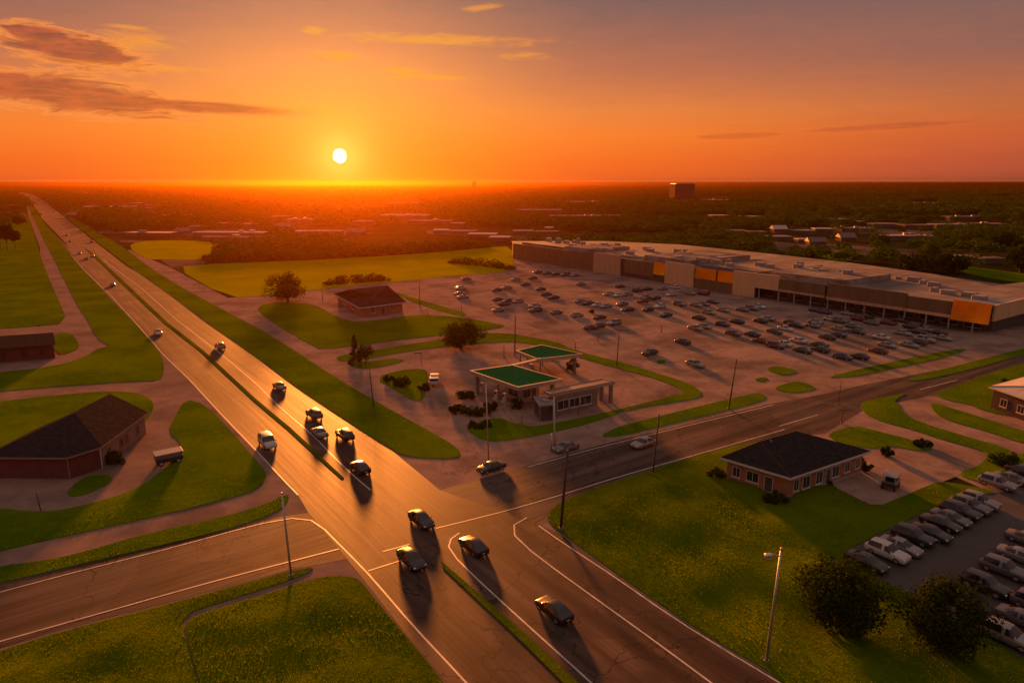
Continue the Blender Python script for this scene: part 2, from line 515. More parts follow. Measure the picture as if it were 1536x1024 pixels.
def brick_mat(name, c1, c2, mortar, sc_=1.0):
    m = bpy.data.materials.new(name); m.use_nodes = True
    t = NT(m.node_tree)
    tc = t.n('ShaderNodeTexCoord').outputs['Object']
    sep = t.n('ShaderNodeSeparateXYZ'); t.l(tc, sep.inputs[0])
    cb = t.n('ShaderNodeCombineXYZ')
    t.l(t.m('ADD', sep.outputs[0], sep.outputs[1]), cb.inputs[0]); t.l(sep.outputs[2], cb.inputs[1])
    b = t.n('ShaderNodeTexBrick'); t.l(cb.outputs[0], b.inputs['Vector'])
    b.inputs['Color1'].default_value = (*c1, 1); b.inputs['Color2'].default_value = (*c2, 1); b.inputs['Mortar'].default_value = (*mortar, 1)
    b.inputs['Scale'].default_value = 1.0; b.inputs['Brick Width'].default_value = 0.24 * sc_; b.inputs['Row Height'].default_value = 0.085 * sc_
    b.inputs['Mortar Size'].default_value = 0.01
    n = t.noise(tc, 0.9, 4)
    col = t.mix(t.m('MULTIPLY', t.ss(n, 0.4, 0.7), 0.4), b.outputs[0], tuple(x * 0.6 for x in c1) + (1,))
    p = t.n('ShaderNodeBsdfPrincipled'); t.l(col, p.inputs['Base Color']); p.inputs['Roughness'].default_value = 0.85
    bp = t.n('ShaderNodeBump'); bp.inputs['Strength'].default_value = 0.4; bp.inputs['Distance'].default_value = 0.01
    t.l(b.outputs[1], bp.inputs['Height']); bp.invert = True; t.l(bp.outputs[0], p.inputs['Normal'])
    out = t.n('ShaderNodeOutputMaterial'); t.l(p.outputs[0], out.inputs[0])
    return m


M_BRICK = brick_mat('red_brick', (0.33, 0.115, 0.042), (0.42, 0.155, 0.06), (0.26, 0.17, 0.11))
M_BARNRED = brick_mat('dark_red_brick', (0.14, 0.028, 0.020), (0.18, 0.036, 0.024), (0.10, 0.05, 0.04))
M_BARNPALE = mat('pale_pink_siding', (0.25, 0.145, 0.105), (0.31, 0.185, 0.135), 1.5, 0.8, space='obj')


def clad_mat(name, c1, c2, pitch=0.6, rough=0.75):
    """vertical ribbed metal cladding"""
    m = bpy.data.materials.new(name); m.use_nodes = True
    t = NT(m.node_tree)
    g = t.n('ShaderNodeNewGeometry').outputs['Position']
    mp = t.n('ShaderNodeMapping'); mp.inputs['Rotation'].default_value = (0, 0, -ANG_U); t.l(g, mp.inputs[0])
    sep = t.n('ShaderNodeSeparateXYZ'); t.l(mp.outputs[0], sep.inputs[0])
    a = t.m('ADD', sep.outputs[1], sep.outputs[0])
    w = t.m('PINGPONG', a, pitch)
    cb = t.n('ShaderNodeCombineXYZ'); t.l(a, cb.inputs[0]); t.l(t.m('MULTIPLY', sep.outputs[2], 0.15), cb.inputs[2])
    n = t.noise(cb.outputs[0], 0.7, 5, 0.65)
    col = t.mix(t.ss(n, 0.3, 0.7), (*c1, 1), (*c2, 1))
    p = t.n('ShaderNodeBsdfPrincipled'); t.l(col, p.inputs['Base Color']); p.inputs['Roughness'].default_value = rough
    b = t.n('ShaderNodeBump'); b.inputs['Strength'].default_value = 0.5; b.inputs['Distance'].default_value = 0.08
    t.l(w, b.inputs['Height']); t.l(b.outputs[0], p.inputs['Normal'])
    out = t.n('ShaderNodeOutputMaterial'); t.l(p.outputs[0], out.inputs[0])
    return m


M_CLADD = clad_mat('dark_brown_cladding', (0.14, 0.085, 0.042), (0.20, 0.125, 0.065))
M_CLADT = clad_mat('tan_cladding', (0.42, 0.27, 0.16), (0.52, 0.34, 0.21))
M_CLADB = clad_mat('beige_panel', (0.60, 0.38, 0.20), (0.68, 0.44, 0.25))
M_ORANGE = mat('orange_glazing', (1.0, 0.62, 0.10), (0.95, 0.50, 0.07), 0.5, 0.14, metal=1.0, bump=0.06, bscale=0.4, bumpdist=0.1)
M_MALLROOF = mat('flat_roof_membrane', (0.19, 0.155, 0.14), (0.30, 0.245, 0.22), 0.16, 0.8, bump=0.35, bscale=0.6, rot=ANG_V, stretch=(1, 0.3, 1), c3=(0.13, 0.105, 0.095), scale3=0.06, spec=0.1)
M_ROOFLIGHT = mat('stained_roof_membrane', (0.24, 0.19, 0.165), (0.38, 0.31, 0.27), 0.25, 0.85, c3=(0.15, 0.115, 0.10), scale3=0.1, spec=0.0)
M_ROOFGREY = mat('grey_roof_sheet', (0.16, 0.16, 0.18), (0.21, 0.21, 0.23), 0.6, 0.6)
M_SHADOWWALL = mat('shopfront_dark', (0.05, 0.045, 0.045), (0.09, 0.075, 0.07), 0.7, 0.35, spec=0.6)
M_UNIT = mat('rooftop_unit_metal', (0.24, 0.21, 0.20), (0.34, 0.30, 0.28), 2, 0.6, space='obj')
M_GREENROOF = mat('green_metal_roof', (0.003, 0.070, 0.030), (0.005, 0.095, 0.042), 0.8, 0.95, bump=0.15, bscale=2.0, rot=ANG_V, stretch=(3, 0.2, 1), spec=0.0)
M_CREAM = mat('cream_render', (0.30, 0.24, 0.20), (0.38, 0.31, 0.26), 1.2, 0.75, space='obj')
M_PALEROOF = mat('pale_roof_sheet', (0.40, 0.38, 0.39), (0.48, 0.46, 0.47), 0.5, 0.8, space='obj', spec=0.1)
M_FARWALL2 = mat('brown_block_wall', (0.085, 0.06, 0.052), (0.12, 0.085, 0.072), 1.2, 0.9, space='obj', spec=0.0)
M_RIMS = mat('weathered_rim', (0.26, 0.20, 0.165), (0.34, 0.27, 0.225), 1.0, 0.7, space='obj', spec=0.2)
M_SHOPWALL = mat('brown_render', (0.17, 0.12, 0.095), (0.22, 0.16, 0.13), 1.0, 0.8, space='obj')
M_GREYWALL = mat('grey_block_wall', (0.15, 0.125, 0.115), (0.20, 0.17, 0.155), 1.2, 0.8, space='obj')

# ------------------------------------------------------------------ setting: ground, paved land, roads, lawns


def sheet(name, pts, z, m, label, thick=0.0):
    mb = MB()
    if thick > 0:
        mb.prism(pts, z - thick, z)
    else:
        a = sum(pts[k][0] * pts[(k + 1) % len(pts)][1] - pts[(k + 1) % len(pts)][0] * pts[k][1] for k in range(len(pts)))
        if a < 0: pts = list(reversed(pts))
        mb.poly([(p[0], p[1], z) for p in pts])
    o = mb.build(name, m)
    me = o.data
    # triangulate the sheet soundly
    import bmesh
    bm = bmesh.new(); bm.from_mesh(me); bmesh.ops.triangulate(bm, faces=bm.faces[:], ngon_method='EAR_CLIP'); bm.to_mesh(me); bm.free()
    return tag(o, label, name.replace('_', ' '), kind='structure')


def px(pts, z=0.0):
    return [P(a, b, z) for a, b in pts]


def chaikin(pts, it=1):
    for _ in range(it):
        q = []
        n = len(pts)
        for i in range(n):
            a, b = pts[i], pts[(i + 1) % n]
            q.append(a * 0.75 + b * 0.25); q.append(a * 0.25 + b * 0.75)
        pts = q
    return pts


BIG = 20000.0
sheet('ground', [(-BIG, -2000), (BIG, -2000), (BIG, BIG), (-BIG, BIG)], -0.06, M_GROUND, 'dark wooded flat land running to the horizon')

HW_L = [(22, 288.5), (34, 293), (44, 302), (56, 316), (63, 328), (78, 343), (95, 361), (112, 385), (150, 427), (187, 465), (218, 496), (262, 548), (330, 622), (400, 694), (447, 742), (462, 768), (508, 823), (545, 868), (608, 950), (676, 1030), (760, 1130)]
HW_R = [(30, 288), (51, 292), (63, 300), (81, 314), (92, 322), (135, 357), (187, 397), (250, 440), (302, 480), (384, 537), (441, 580), (509, 625), (591, 678), (660, 735), (800, 782), (842, 802), (912, 855), (997, 914), (1081, 968), (1149, 1008), (1200, 1040), (1320, 1130)]

right_apron = px([(192, 374), (257, 402), (342, 447), (464, 436), (571, 424), (700, 411), (768, 400), (768, 368), (905, 362), (1018, 366), (1152, 380), (1277, 395), (1402, 412), (1600, 440), (1800, 480), (1800, 780), (1536, 760), (1400, 700), (1320, 1130), (1150, 1130), (1000, 980), (830, 850), (700, 775), (560, 690), (420, 590), (300, 480), (200, 410)])
sheet('pavement', right_apron, 0.0, M_PAVE, 'worn concrete paving of the shops, filling station and side roads')
left_apron = px([(38, 296), (48, 312), (70, 340), (116, 385), (225, 490), (350, 620), (480, 740), (600, 900), (740, 1100), (-260, 1100), (-260, 480), (0, 480), (60, 490), (60, 372), (42, 322)])
sheet('pavement', left_apron, 0.0, M_PATH, 'pinkish lanes and yards west of the highway')
yard = px([(1222, 690), (1308, 660), (1380, 676), (1450, 700), (1440, 712), (1410, 724), (1386, 734), (1314, 763), (1244, 731)])
sheet('pavement', yard, 0.012, M_PAVE, 'concrete yard behind the brick house')
lot = px([(571, 424), (640, 418), (770, 407), (775, 388), (934, 411), (1085, 436), (1227, 458), (1457, 496), (1460, 515), (1402, 528), (1280, 552), (1190, 572), (1140, 575), (1050, 574), (940, 540), (840, 505), (720, 462), (620, 428)])
sheet('parking_lot', lot, 0.006, M_LOT, 'broad worn asphalt car park before the mall')
sheet('highway', px(HW_L + HW_R[::-1]), 0.012, M_ROAD, 'straight divided highway glinting toward the horizon')
cross_r = px([(660, 735), (792, 697), (900, 667), (983, 647), (1152, 606), (1240, 590), (1300, 576), (1380, 560), (1700, 500), (1700, 545), (1540, 575), (1440, 585), (1300, 612), (1237, 650), (1152, 658), (1068, 678), (980, 705), (880, 738), (836, 760), (815, 778), (790, 786), (700, 790)])
sheet('cross_road', cross_r, 0.008, M_CROSS, 'cross road leading east past the brick house')
cross_l = px([(470, 768), (425, 774), (337, 795), (233, 820), (112, 848), (0, 874), (-260, 935), (-260, 1045), (0, 972), (100, 942), (250, 903), (440, 853), (520, 838)])
sheet('cross_road', cross_l, 0.008, M_CROSS, 'cross road leading west past the red barn')
nlot = px([(1258, 832), (1290, 812), (1370, 774), (1441, 741), (1503, 738), (1600, 700), (1800, 640), (1800, 1100), (1640, 1040), (1536, 990), (1465, 945), (1372, 893), (1318, 871)])
sheet('parking_lot', nlot, 0.02, M_DARKLOT, 'dark asphalt car park beside the brick house lawn')

# painted lines ---------------------------------------------------


def ribbon(name, pts, w, z, m, label, dash=None):
    pts = [Vector((p[0], p[1], 0)) for p in pts]
    mb = MB()
    fine = []
    for a, b in zip(pts[:-1], pts[1:]):
        n = max(1, int((b - a).length / 3))
        fine += [a + (b - a) * (k / n) for k in range(n)]
    fine.append(pts[-1])
    for it in range(2):
        fine = [fine[0]] + [fine[i - 1] * 0.25 + fine[i] * 0.5 + fine[i + 1] * 0.25 for i in range(1, len(fine) - 1)] + [fine[-1]]
    L = []
    for i, p in enumerate(fine):
        d = (fine[min(i + 1, len(fine) - 1)] - fine[max(i - 1, 0)]).normalized()
        nrm = Vector((-d.y, d.x, 0)) * w / 2
        L.append((p + nrm, p - nrm))
    up = Vector((0, 0, z))
    for i in range(len(L) - 1):
        if dash and (i % (dash[0] + dash[1])) >= dash[0]: continue
        mb.quad(L[i][1] + up, L[i + 1][1] + up, L[i + 1][0] + up, L[i][0] + up)
    o = mb.build(name, m)
    return tag(o, label, 'road marking', kind='structure')


ZM = 0.022
LINES = [
    ([(63, 336), (95, 369), (126, 405), (165, 442), (200, 480), (247, 534), (287, 572), (330, 619), (384, 675), (430, 725), (447, 742)], 'pale edge line of the westbound carriageway before the barn'),
    ([(155, 390), (212, 432), (265, 480), (332, 531), (384, 575), (421, 612), (469, 652), (520, 705), (556, 735)], 'pale inner edge line beside the grassed median'),
    ([(-80, 910), (0, 887), (112, 857), (247, 825), (390, 784), (455, 770), (468, 772), (508, 817), (552, 857), (608, 927), (701, 1024), (760, 1090)], 'long pale line turning from cross road into the highway edge'),
    ([(-80, 985), (0, 960), (104, 933), (225, 898), (330, 868), (432, 843), (508, 823)], 'pale line on the lower side of the west cross road'),
    ([(552, 856), (602, 840)], 'short stop line below the west cross road'),
    ([(574, 827), (614, 816)], 'faint stop bar in the middle of the crossing'),
    ([(654, 792), (705, 780), (787, 759), (843, 742), (863, 735), (930, 714), (980, 700), (1068, 675), (1152, 651), (1177, 644)], 'pale line along the lower side of the east cross road'),
    ([(792, 700), (900, 670), (983, 650), (1152, 609), (1160, 607)], 'pale line along the upper side of the east cross road'),
    ([(1169, 639), (1227, 622)], 'short dash near the east junction'),
    ([(689, 799), (672, 808), (663, 817), (675, 830), (716, 869), (794, 940), (900, 1035), (960, 1090)], 'hooked lane line beside the lower median'),
    ([(790, 776), (758, 788), (752, 793), (800, 830), (870, 881), (969, 951), (1067, 1024), (1150, 1085)], 'turning lane line bent toward the cross road'),
    ([(808, 788), (830, 806), (912, 857), (1025, 938), (1166, 1021), (1280, 1090)], 'pale edge line beside the big lawn'),
    ([(1380, 584), (1415, 575), (1436, 570)], 'faint line on the curving side road'),
]
for pts, lb in LINES:
    ribbon('road_marking', px(pts), 0.17, ZM, M_PAINT, lb)


# worn bay lines of the mall car park: rows along the mall, in pairs
bay = MB()
lot_poly = [(q_.x, q_.y) for q_ in lot]


def inside(p_, poly):
    c = False; j = len(poly) - 1
    for i in range(len(poly)):
        if ((poly[i][1] > p_[1]) != (poly[j][1] > p_[1])) and p_[0] < (poly[j][0] - poly[i][0]) * (p_[1] - poly[i][1]) / (poly[j][1] - poly[i][1]) + poly[i][0]: c = not c
        j = i
    return c


b0 = P(1300, 530)
for r_ in range(-1, 9):
    for k_ in range(-30, 70):
        for sgn in (0, 1):
            q_ = b0 + U * (-2.7 * 0 + k_ * 2.75) - V * (r_ * 17.0 - 20) + V * (sgn * 5.0)
            e_ = q_ + V * 4.8
            if inside(q_, lot_poly) and inside(e_, lot_poly) and rnd.random() > .12:
                s_ = U * .06
                bay.quad((*(q_ - s_).xy, .012), (*(e_ - s_).xy, .012), (*(e_ + s_).xy, .012), (*(q_ + s_).xy, .012))
for f_i, f_ in enumerate(bay.f):
    a_, b_, c_ = (Vector(bay.v[i]) for i in f_[:3])
    if (b_ - a_).cross(c_ - a_).z < 0: bay.f[f_i] = f_[::-1]
tag(bay.build('road_marking', M_BAY), 'worn pale bay lines over the mall car park', 'road marking', kind='structure')


# lawns ------------------------------------------------------------
def lawn(pts, label, m=M_GRASS, z=0.08, amp=0.10, cell=2.5, smooth=1, name='lawn', wl=0.09, seed=0):
    b = chaikin([Vector((p[0], p[1])) for p in px(pts, z)], smooth)
    # resample the rim
    rim = []
    n = len(b)
    for i in range(n):
        a, c = b[i], b[(i + 1) % n]
        k = max(1, int((c - a).length / cell))
        rim += [a + (c - a) * (j / k) for j in range(k)]
    bx = np.array([[p.x, p.y] for p in rim])
    x0, y0 = bx.min(0); x1, y1 = bx.max(0)
    cell2 = max(cell, math.sqrt((x1 - x0) * (y1 - y0) / 6000))
    gx, gy = np.meshgrid(np.arange(x0, x1, cell2), np.arange(y0, y1, cell2))
    rs = np.random.RandomState(seed + len(pts))
    g = np.stack([gx.ravel(), gy.ravel()], 1) + (rs.rand(gx.size, 2) - .5) * cell2 * 0.5
    # inside test and distance from the rim
    ins = np.zeros(len(g), bool)
    dist = np.full(len(g), 1e9)
    j = len(bx) - 1
    for i in range(len(bx)):
        xi, yi = bx[i]; xj, yj = bx[j]
        cnd = ((yi > g[:, 1]) != (yj > g[:, 1])) & (g[:, 0] < (xj - xi) * (g[:, 1] - yi) / (yj - yi + 1e-12) + xi)
        ins ^= cnd
        e = np.array([xj - xi, yj - yi]); L2 = (e ** 2).sum() + 1e-9
        tt = np.clip(((g - bx[i]) @ e) / L2, 0, 1)
        dist = np.minimum(dist, np.hypot(*(g - bx[i] - tt[:, None] * e).T))
        j = i
    keep = ins & (dist > cell2 * 0.35)
    g = g[keep]; dist = dist[keep]
    co = [Vector(p) for p in rim] + [Vector(p) for p in g]
    edges = [(i, (i + 1) % len(rim)) for i in range(len(rim))]
    vv, ee, ff, ov, _, _ = delaunay_2d_cdt(co, edges, [], 1, 1e-5)
    zz = np.full(len(co), 0.0)
    if len(g):
        ph = [(math.sin(t * 2.4 + seed), math.cos(t * 2.4 + seed), wl * (0.6 + 0.45 * t), 1.7 * t + seed) for t in range(5)]
        w = sum(np.sin((g[:, 0] * a + g[:, 1] * c) * 2 * math.pi * f + p_) * (0.09 / max(f, .02)) * 0.45 for a, c, f, p_ in ph)
        zz[len(rim):] = np.maximum(np.clip(dist / 4.0, 0, 1) * (amp * 0.6 + amp * w * 0.55), .03 - z)
    verts = []
    for p, o in zip(vv, ov):
        verts.append((p.x, p.y, z + (zz[o[0]] if o else 0.0)))
    mb = MB(); mb.v = verts
    fl = []
    for f in ff:
        a, b_, c = (vv[f[0]], vv[f[1]], vv[f[2]])
        cr = (b_.x - a.x) * (c.y - a.y) - (b_.y - a.y) * (c.x - a.x)
        fl.append(tuple(f) if cr > 0 else tuple(reversed(f)))
    mb.f = fl
    # rim wall down to the paving
    area = sum(rim[k].x * rim[(k + 1) % len(rim)].y - rim[(k + 1) % len(rim)].x * rim[k].y for k in range(len(rim)))
    rr = rim if area > 0 else rim[::-1]
    i0 = len(mb.v)
    nr = len(rr)
    mb.v += [(p.x, p.y, z) for p in rr] + [(p.x, p.y, -0.05) for p in rr]
    for k in range(nr):
        k2 = (k + 1) % nr
        mb.f.append((i0 + k, i0 + nr + k, i0 + nr + k2, i0 + k2))
    o = mb.build(name, m)
    nf = len(fl)
    o.data.polygons.foreach_set('use_smooth', [i < nf for i in range(len(o.data.polygons))])
    o.data.update()
    return tag(o, label, 'lawn', kind='structure')


# west of the highway
lawn([(-300, 340), (0, 345), (30, 318), (42, 322), (50, 345), (57, 372), (72, 415), (88, 450), (102, 484), (50, 489), (0, 493), (-300, 510)], 'broad mown field beside the western lane', M_GRASS, amp=0.1, cell=6, wl=0.03, seed=1)
lawn([(37, 297), (46, 306), (58, 322), (66, 334), (80, 350), (95, 366), (112, 390), (150, 431), (187, 470), (205, 488), (228, 512), (243, 534), (247, 555), (240, 571), (200, 571), (100, 578), (0, 586), (-250, 612), (-250, 572), (0, 558), (75, 550), (125, 537), (147, 522), (165, 519), (145, 507), (132, 480), (117, 460), (92, 410), (67, 362), (56, 340), (45, 318)], 'roadside verge curving round behind the barn drive', M_GRASS, amp=0.16, seed=2)
lawn([(75, 502), (107, 499), (114, 508), (120, 521), (105, 529), (84, 532)], 'small lawn at the side of the brown farm house', M_GRASS, amp=0.05, seed=3)
lawn([(-250, 640), (0, 601), (100, 591), (150, 587), (195, 587), (220, 594), (232, 606), (225, 622), (216, 632), (190, 660), (60, 700), (-60, 712), (-250, 760)], 'back lawn of the red brick barn', M_GRASS, amp=0.12, seed=4)
lawn([(278, 598), (307, 606), (342, 641), (384, 690), (400, 708), (395, 726), (375, 738), (320, 752), (253, 769), (98, 803), (0, 825), (-250, 890), (-250, 760), (0, 761), (59, 768), (112, 761), (197, 737), (235, 712), (258, 690), (275, 665), (252, 648), (262, 625)], 'large lawn wrapping the barn drive beside the highway', M_GRASS, amp=0.22, seed=5)
lawn([(100, 737), (115, 722), (132, 713), (164, 711), (170, 720), (150, 731), (125, 742), (106, 744)], 'small grass island by the barn', M_GRASS, amp=0.03, cell=1.2, seed=6)
lawn([(-250, 905), (0, 848), (60, 841), (112, 831), (225, 798), (335, 775), (400, 755), (428, 740), (435, 746), (416, 769), (337, 794), (233, 819), (112, 847), (0, 873), (-250, 932)], 'grass verge between the lane and the west cross road', M_GRASS, amp=0.08, cell=1.5, seed=7)
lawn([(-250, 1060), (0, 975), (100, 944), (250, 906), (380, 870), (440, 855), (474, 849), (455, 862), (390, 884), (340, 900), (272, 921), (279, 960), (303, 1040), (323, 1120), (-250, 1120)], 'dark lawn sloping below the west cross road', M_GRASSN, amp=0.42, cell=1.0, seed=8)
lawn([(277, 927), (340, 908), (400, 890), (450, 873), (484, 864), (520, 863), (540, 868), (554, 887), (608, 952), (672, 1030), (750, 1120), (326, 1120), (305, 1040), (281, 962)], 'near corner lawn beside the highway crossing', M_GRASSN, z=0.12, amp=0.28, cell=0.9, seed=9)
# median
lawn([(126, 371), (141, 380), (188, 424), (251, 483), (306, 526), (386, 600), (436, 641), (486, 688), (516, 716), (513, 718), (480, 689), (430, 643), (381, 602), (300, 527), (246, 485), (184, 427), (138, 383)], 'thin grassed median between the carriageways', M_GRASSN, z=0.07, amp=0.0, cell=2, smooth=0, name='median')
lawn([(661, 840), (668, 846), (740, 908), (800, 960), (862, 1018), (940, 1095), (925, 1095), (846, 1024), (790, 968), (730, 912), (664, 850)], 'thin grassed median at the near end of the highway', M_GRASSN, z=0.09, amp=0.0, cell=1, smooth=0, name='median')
# east of the highway
lawn([(62, 297), (82, 313), (93, 320), (120, 332), (150, 350), (192, 375), (217, 396), (275, 433), (384, 490), (434, 520), (509, 570), (609, 627), (670, 660), (693, 678), (684, 687), (621, 686), (592, 677), (510, 624), (442, 579), (386, 536), (304, 479), (252, 439), (189, 396), (137, 356), (94, 321)], 'long grass verge along the eastern highway edge', M_GRASS, amp=0.14, seed=10)
lawn([(192, 371), (205, 362), (260, 360), (330, 363), (316, 378), (312, 390), (237, 389), (217, 388)], 'rough meadow west of the dark wood', M_FIELD, amp=0.1, cell=6, wl=0.02, seed=11)
lawn([(262, 401), (312, 396), (384, 394), (560, 385), (650, 379), (734, 371), (768, 369), (772, 407), (700, 412), (571, 424), (464, 436), (400, 443), (342, 447)], 'wide golden field before the dark wood', M_FIELD, amp=0.12, cell=5, wl=0.02, seed=12)
lawn([(384, 459), (420, 452), (471, 456), (489, 466), (521, 482), (559, 481), (631, 471), (690, 475), (740, 484), (762, 489), (719, 496), (665, 502), (610, 508), (559, 515), (481, 524), (470, 518), (429, 496), (395, 474)], 'front lawn of the hip roofed house by the field', M_GRASS, amp=0.15, seed=13)
lawn([(588, 436), (621, 447), (665, 460), (704, 471), (690, 474), (646, 462), (612, 450)], 'narrow grass triangle beside the car park entry', M_GRASS, amp=0.05, seed=14)
lawn([(501, 536), (519, 531), (559, 525), (654, 510), (690, 504), (724, 499), (770, 500), (793, 505), (833, 512), (868, 527), (908, 537), (943, 546), (980, 558), (1018, 569), (1043, 580), (1054, 590), (1048, 596), (1020, 601), (943, 613), (893, 632), (818, 651), (750, 661), (726, 661), (697, 643), (711, 635), (734, 627), (754, 627), (768, 634), (783, 636), (798, 640), (868, 627), (943, 610), (1003, 595), (1014, 590), (1026, 592), (1022, 582), (993, 571), (963, 561), (923, 551), (875, 538), (833, 524), (793, 514), (760, 512), (715, 515), (656, 520), (609, 527), (559, 536), (516, 542)], 'looping grass strip round the filling station', M_GRASS, amp=0.05, cell=1.5, seed=15)
lawn([(521, 547), (534, 542), (560, 541), (600, 537), (608, 541), (571, 550), (540, 553)], 'small grass island under the pine by the filling station', M_GRASS, amp=0.03, cell=1.5, seed=16)
lawn([(562, 566), (599, 555), (635, 552), (643, 560), (639, 590), (628, 604), (594, 586)], 'shrubby grass corner west of the filling station', M_GRASS, amp=0.06, cell=1.5, seed=17)
lawn([(897, 655), (925, 640), (968, 629), (1060, 606), (1110, 594), (1140, 588), (1150, 594), (1142, 602), (1060, 622), (985, 640), (930, 654)], 'grass strip between cross road and frontage road', M_GRASS, amp=0.08, cell=1.5, seed=18)
lawn([(1160, 581), (1185, 573), (1202, 572), (1220, 579), (1222, 584), (1195, 589), (1170, 586)], 'small lens shaped grass island east of the frontage strip', M_GRASS, amp=0.04, cell=1.2, seed=19)
lawn([(1148, 552), (1170, 548), (1200, 557), (1178, 563), (1160, 559)], 'little grass patch at the car park corner', M_GRASS, amp=0.03, cell=1.2, seed=20)
lawn([(1130, 569), (1145, 565), (1154, 568), (1143, 573)], 'tiny grass patch before the car park', M_GRASS, amp=0.02, cell=1, seed=21)
lawn([(984, 541), (992, 539), (1000, 541), (996, 545), (986, 544)], 'tiny green bed between parked cars', M_GRASS, amp=0.02, cell=0.8, seed=22)
lawn([(1236, 566), (1302, 550), (1402, 529), (1445, 522), (1449, 526), (1402, 539), (1327, 555), (1277, 565)], 'long grass strip along the car park edge', M_GRASS, amp=0.06, cell=1.5, seed=23)
lawn([(1355, 569), (1427, 550), (1536, 522), (1700, 482), (1700, 495), (1536, 531), (1452, 555), (1377, 571)], 'second long grass strip nearer the curving road', M_GRASS, amp=0.06, cell=1.5, seed=24)
lawn([(1364, 588), (1332, 594), (1294, 601), (1290, 610), (1300, 622), (1324, 632), (1367, 643), (1414, 659), (1470, 674), (1484, 682), (1470, 697), (1436, 709), (1450, 717), (1475, 722), (1536, 712), (1620, 690), (1560, 668), (1524, 684), (1510, 671), (1452, 655), (1377, 632), (1354, 619), (1349, 606), (1340, 600)], 'hooked grass band along the curving road', M_GRASS, amp=0.08, cell=1.5, seed=25)
lawn([(1394, 605), (1404, 605), (1419, 609), (1477, 627), (1536, 646), (1640, 675), (1640, 690), (1536, 665), (1477, 645), (1427, 632), (1404, 621)], 'tapering grass band between the curving lanes', M_GRASS, amp=0.08, cell=1.5, seed=26)
lawn([(1401, 592), (1427, 581), (1477, 562), (1536, 544), (1700, 500), (1700, 640), (1536, 625), (1479, 617), (1452, 605), (1421, 600)], 'lawn round the white roofed house at the bend', M_GRASS, amp=0.1, cell=2, seed=27)
lawn([(1237, 651), (1281, 637), (1320, 647), (1375, 661), (1404, 674), (1378, 676), (1340, 668), (1300, 672), (1260, 664)], 'grass strip behind the brick house', M_GRASS, amp=0.06, cell=1.5, seed=28)
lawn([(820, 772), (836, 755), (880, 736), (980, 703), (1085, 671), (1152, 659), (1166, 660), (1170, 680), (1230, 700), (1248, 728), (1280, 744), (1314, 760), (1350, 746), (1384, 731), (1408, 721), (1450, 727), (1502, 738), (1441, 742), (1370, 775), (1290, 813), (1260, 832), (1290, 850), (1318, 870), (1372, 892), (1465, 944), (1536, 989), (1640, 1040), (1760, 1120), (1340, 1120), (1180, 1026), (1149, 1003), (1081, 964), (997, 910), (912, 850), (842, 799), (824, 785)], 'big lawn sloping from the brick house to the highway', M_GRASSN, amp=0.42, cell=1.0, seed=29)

# ------------------------------------------------------------------ cars
PAINTS = {
    'black': mat('black_car_paint', (0.012, 0.012, 0.014), None, rough=0.25, coat=0.7),
    'charcoal': mat('charcoal_car_paint', (0.035, 0.035, 0.038), None, rough=0.3, coat=0.6, metal=0.3),
    'grey': mat('grey_car_paint', (0.14, 0.14, 0.145), None, rough=0.32, coat=0.6, metal=0.4),
    'silver': mat('silver_car_paint', (0.27, 0.265, 0.265), None, rough=0.32, coat=0.5, metal=0.5),
    'white': mat('white_car_paint', (0.50, 0.48, 0.46), None, rough=0.32, coat=0.6),
    'red': mat('dark_red_car_paint', (0.13, 0.015, 0.012), None, rough=0.3, coat=0.6),
    'blue': mat('navy_car_paint', (0.02, 0.03, 0.065), None, rough=0.3, coat=0.6),
    'tan': mat('tan_car_paint', (0.30, 0.23, 0.17), None, rough=0.35, coat=0.5, metal=0.3),
}
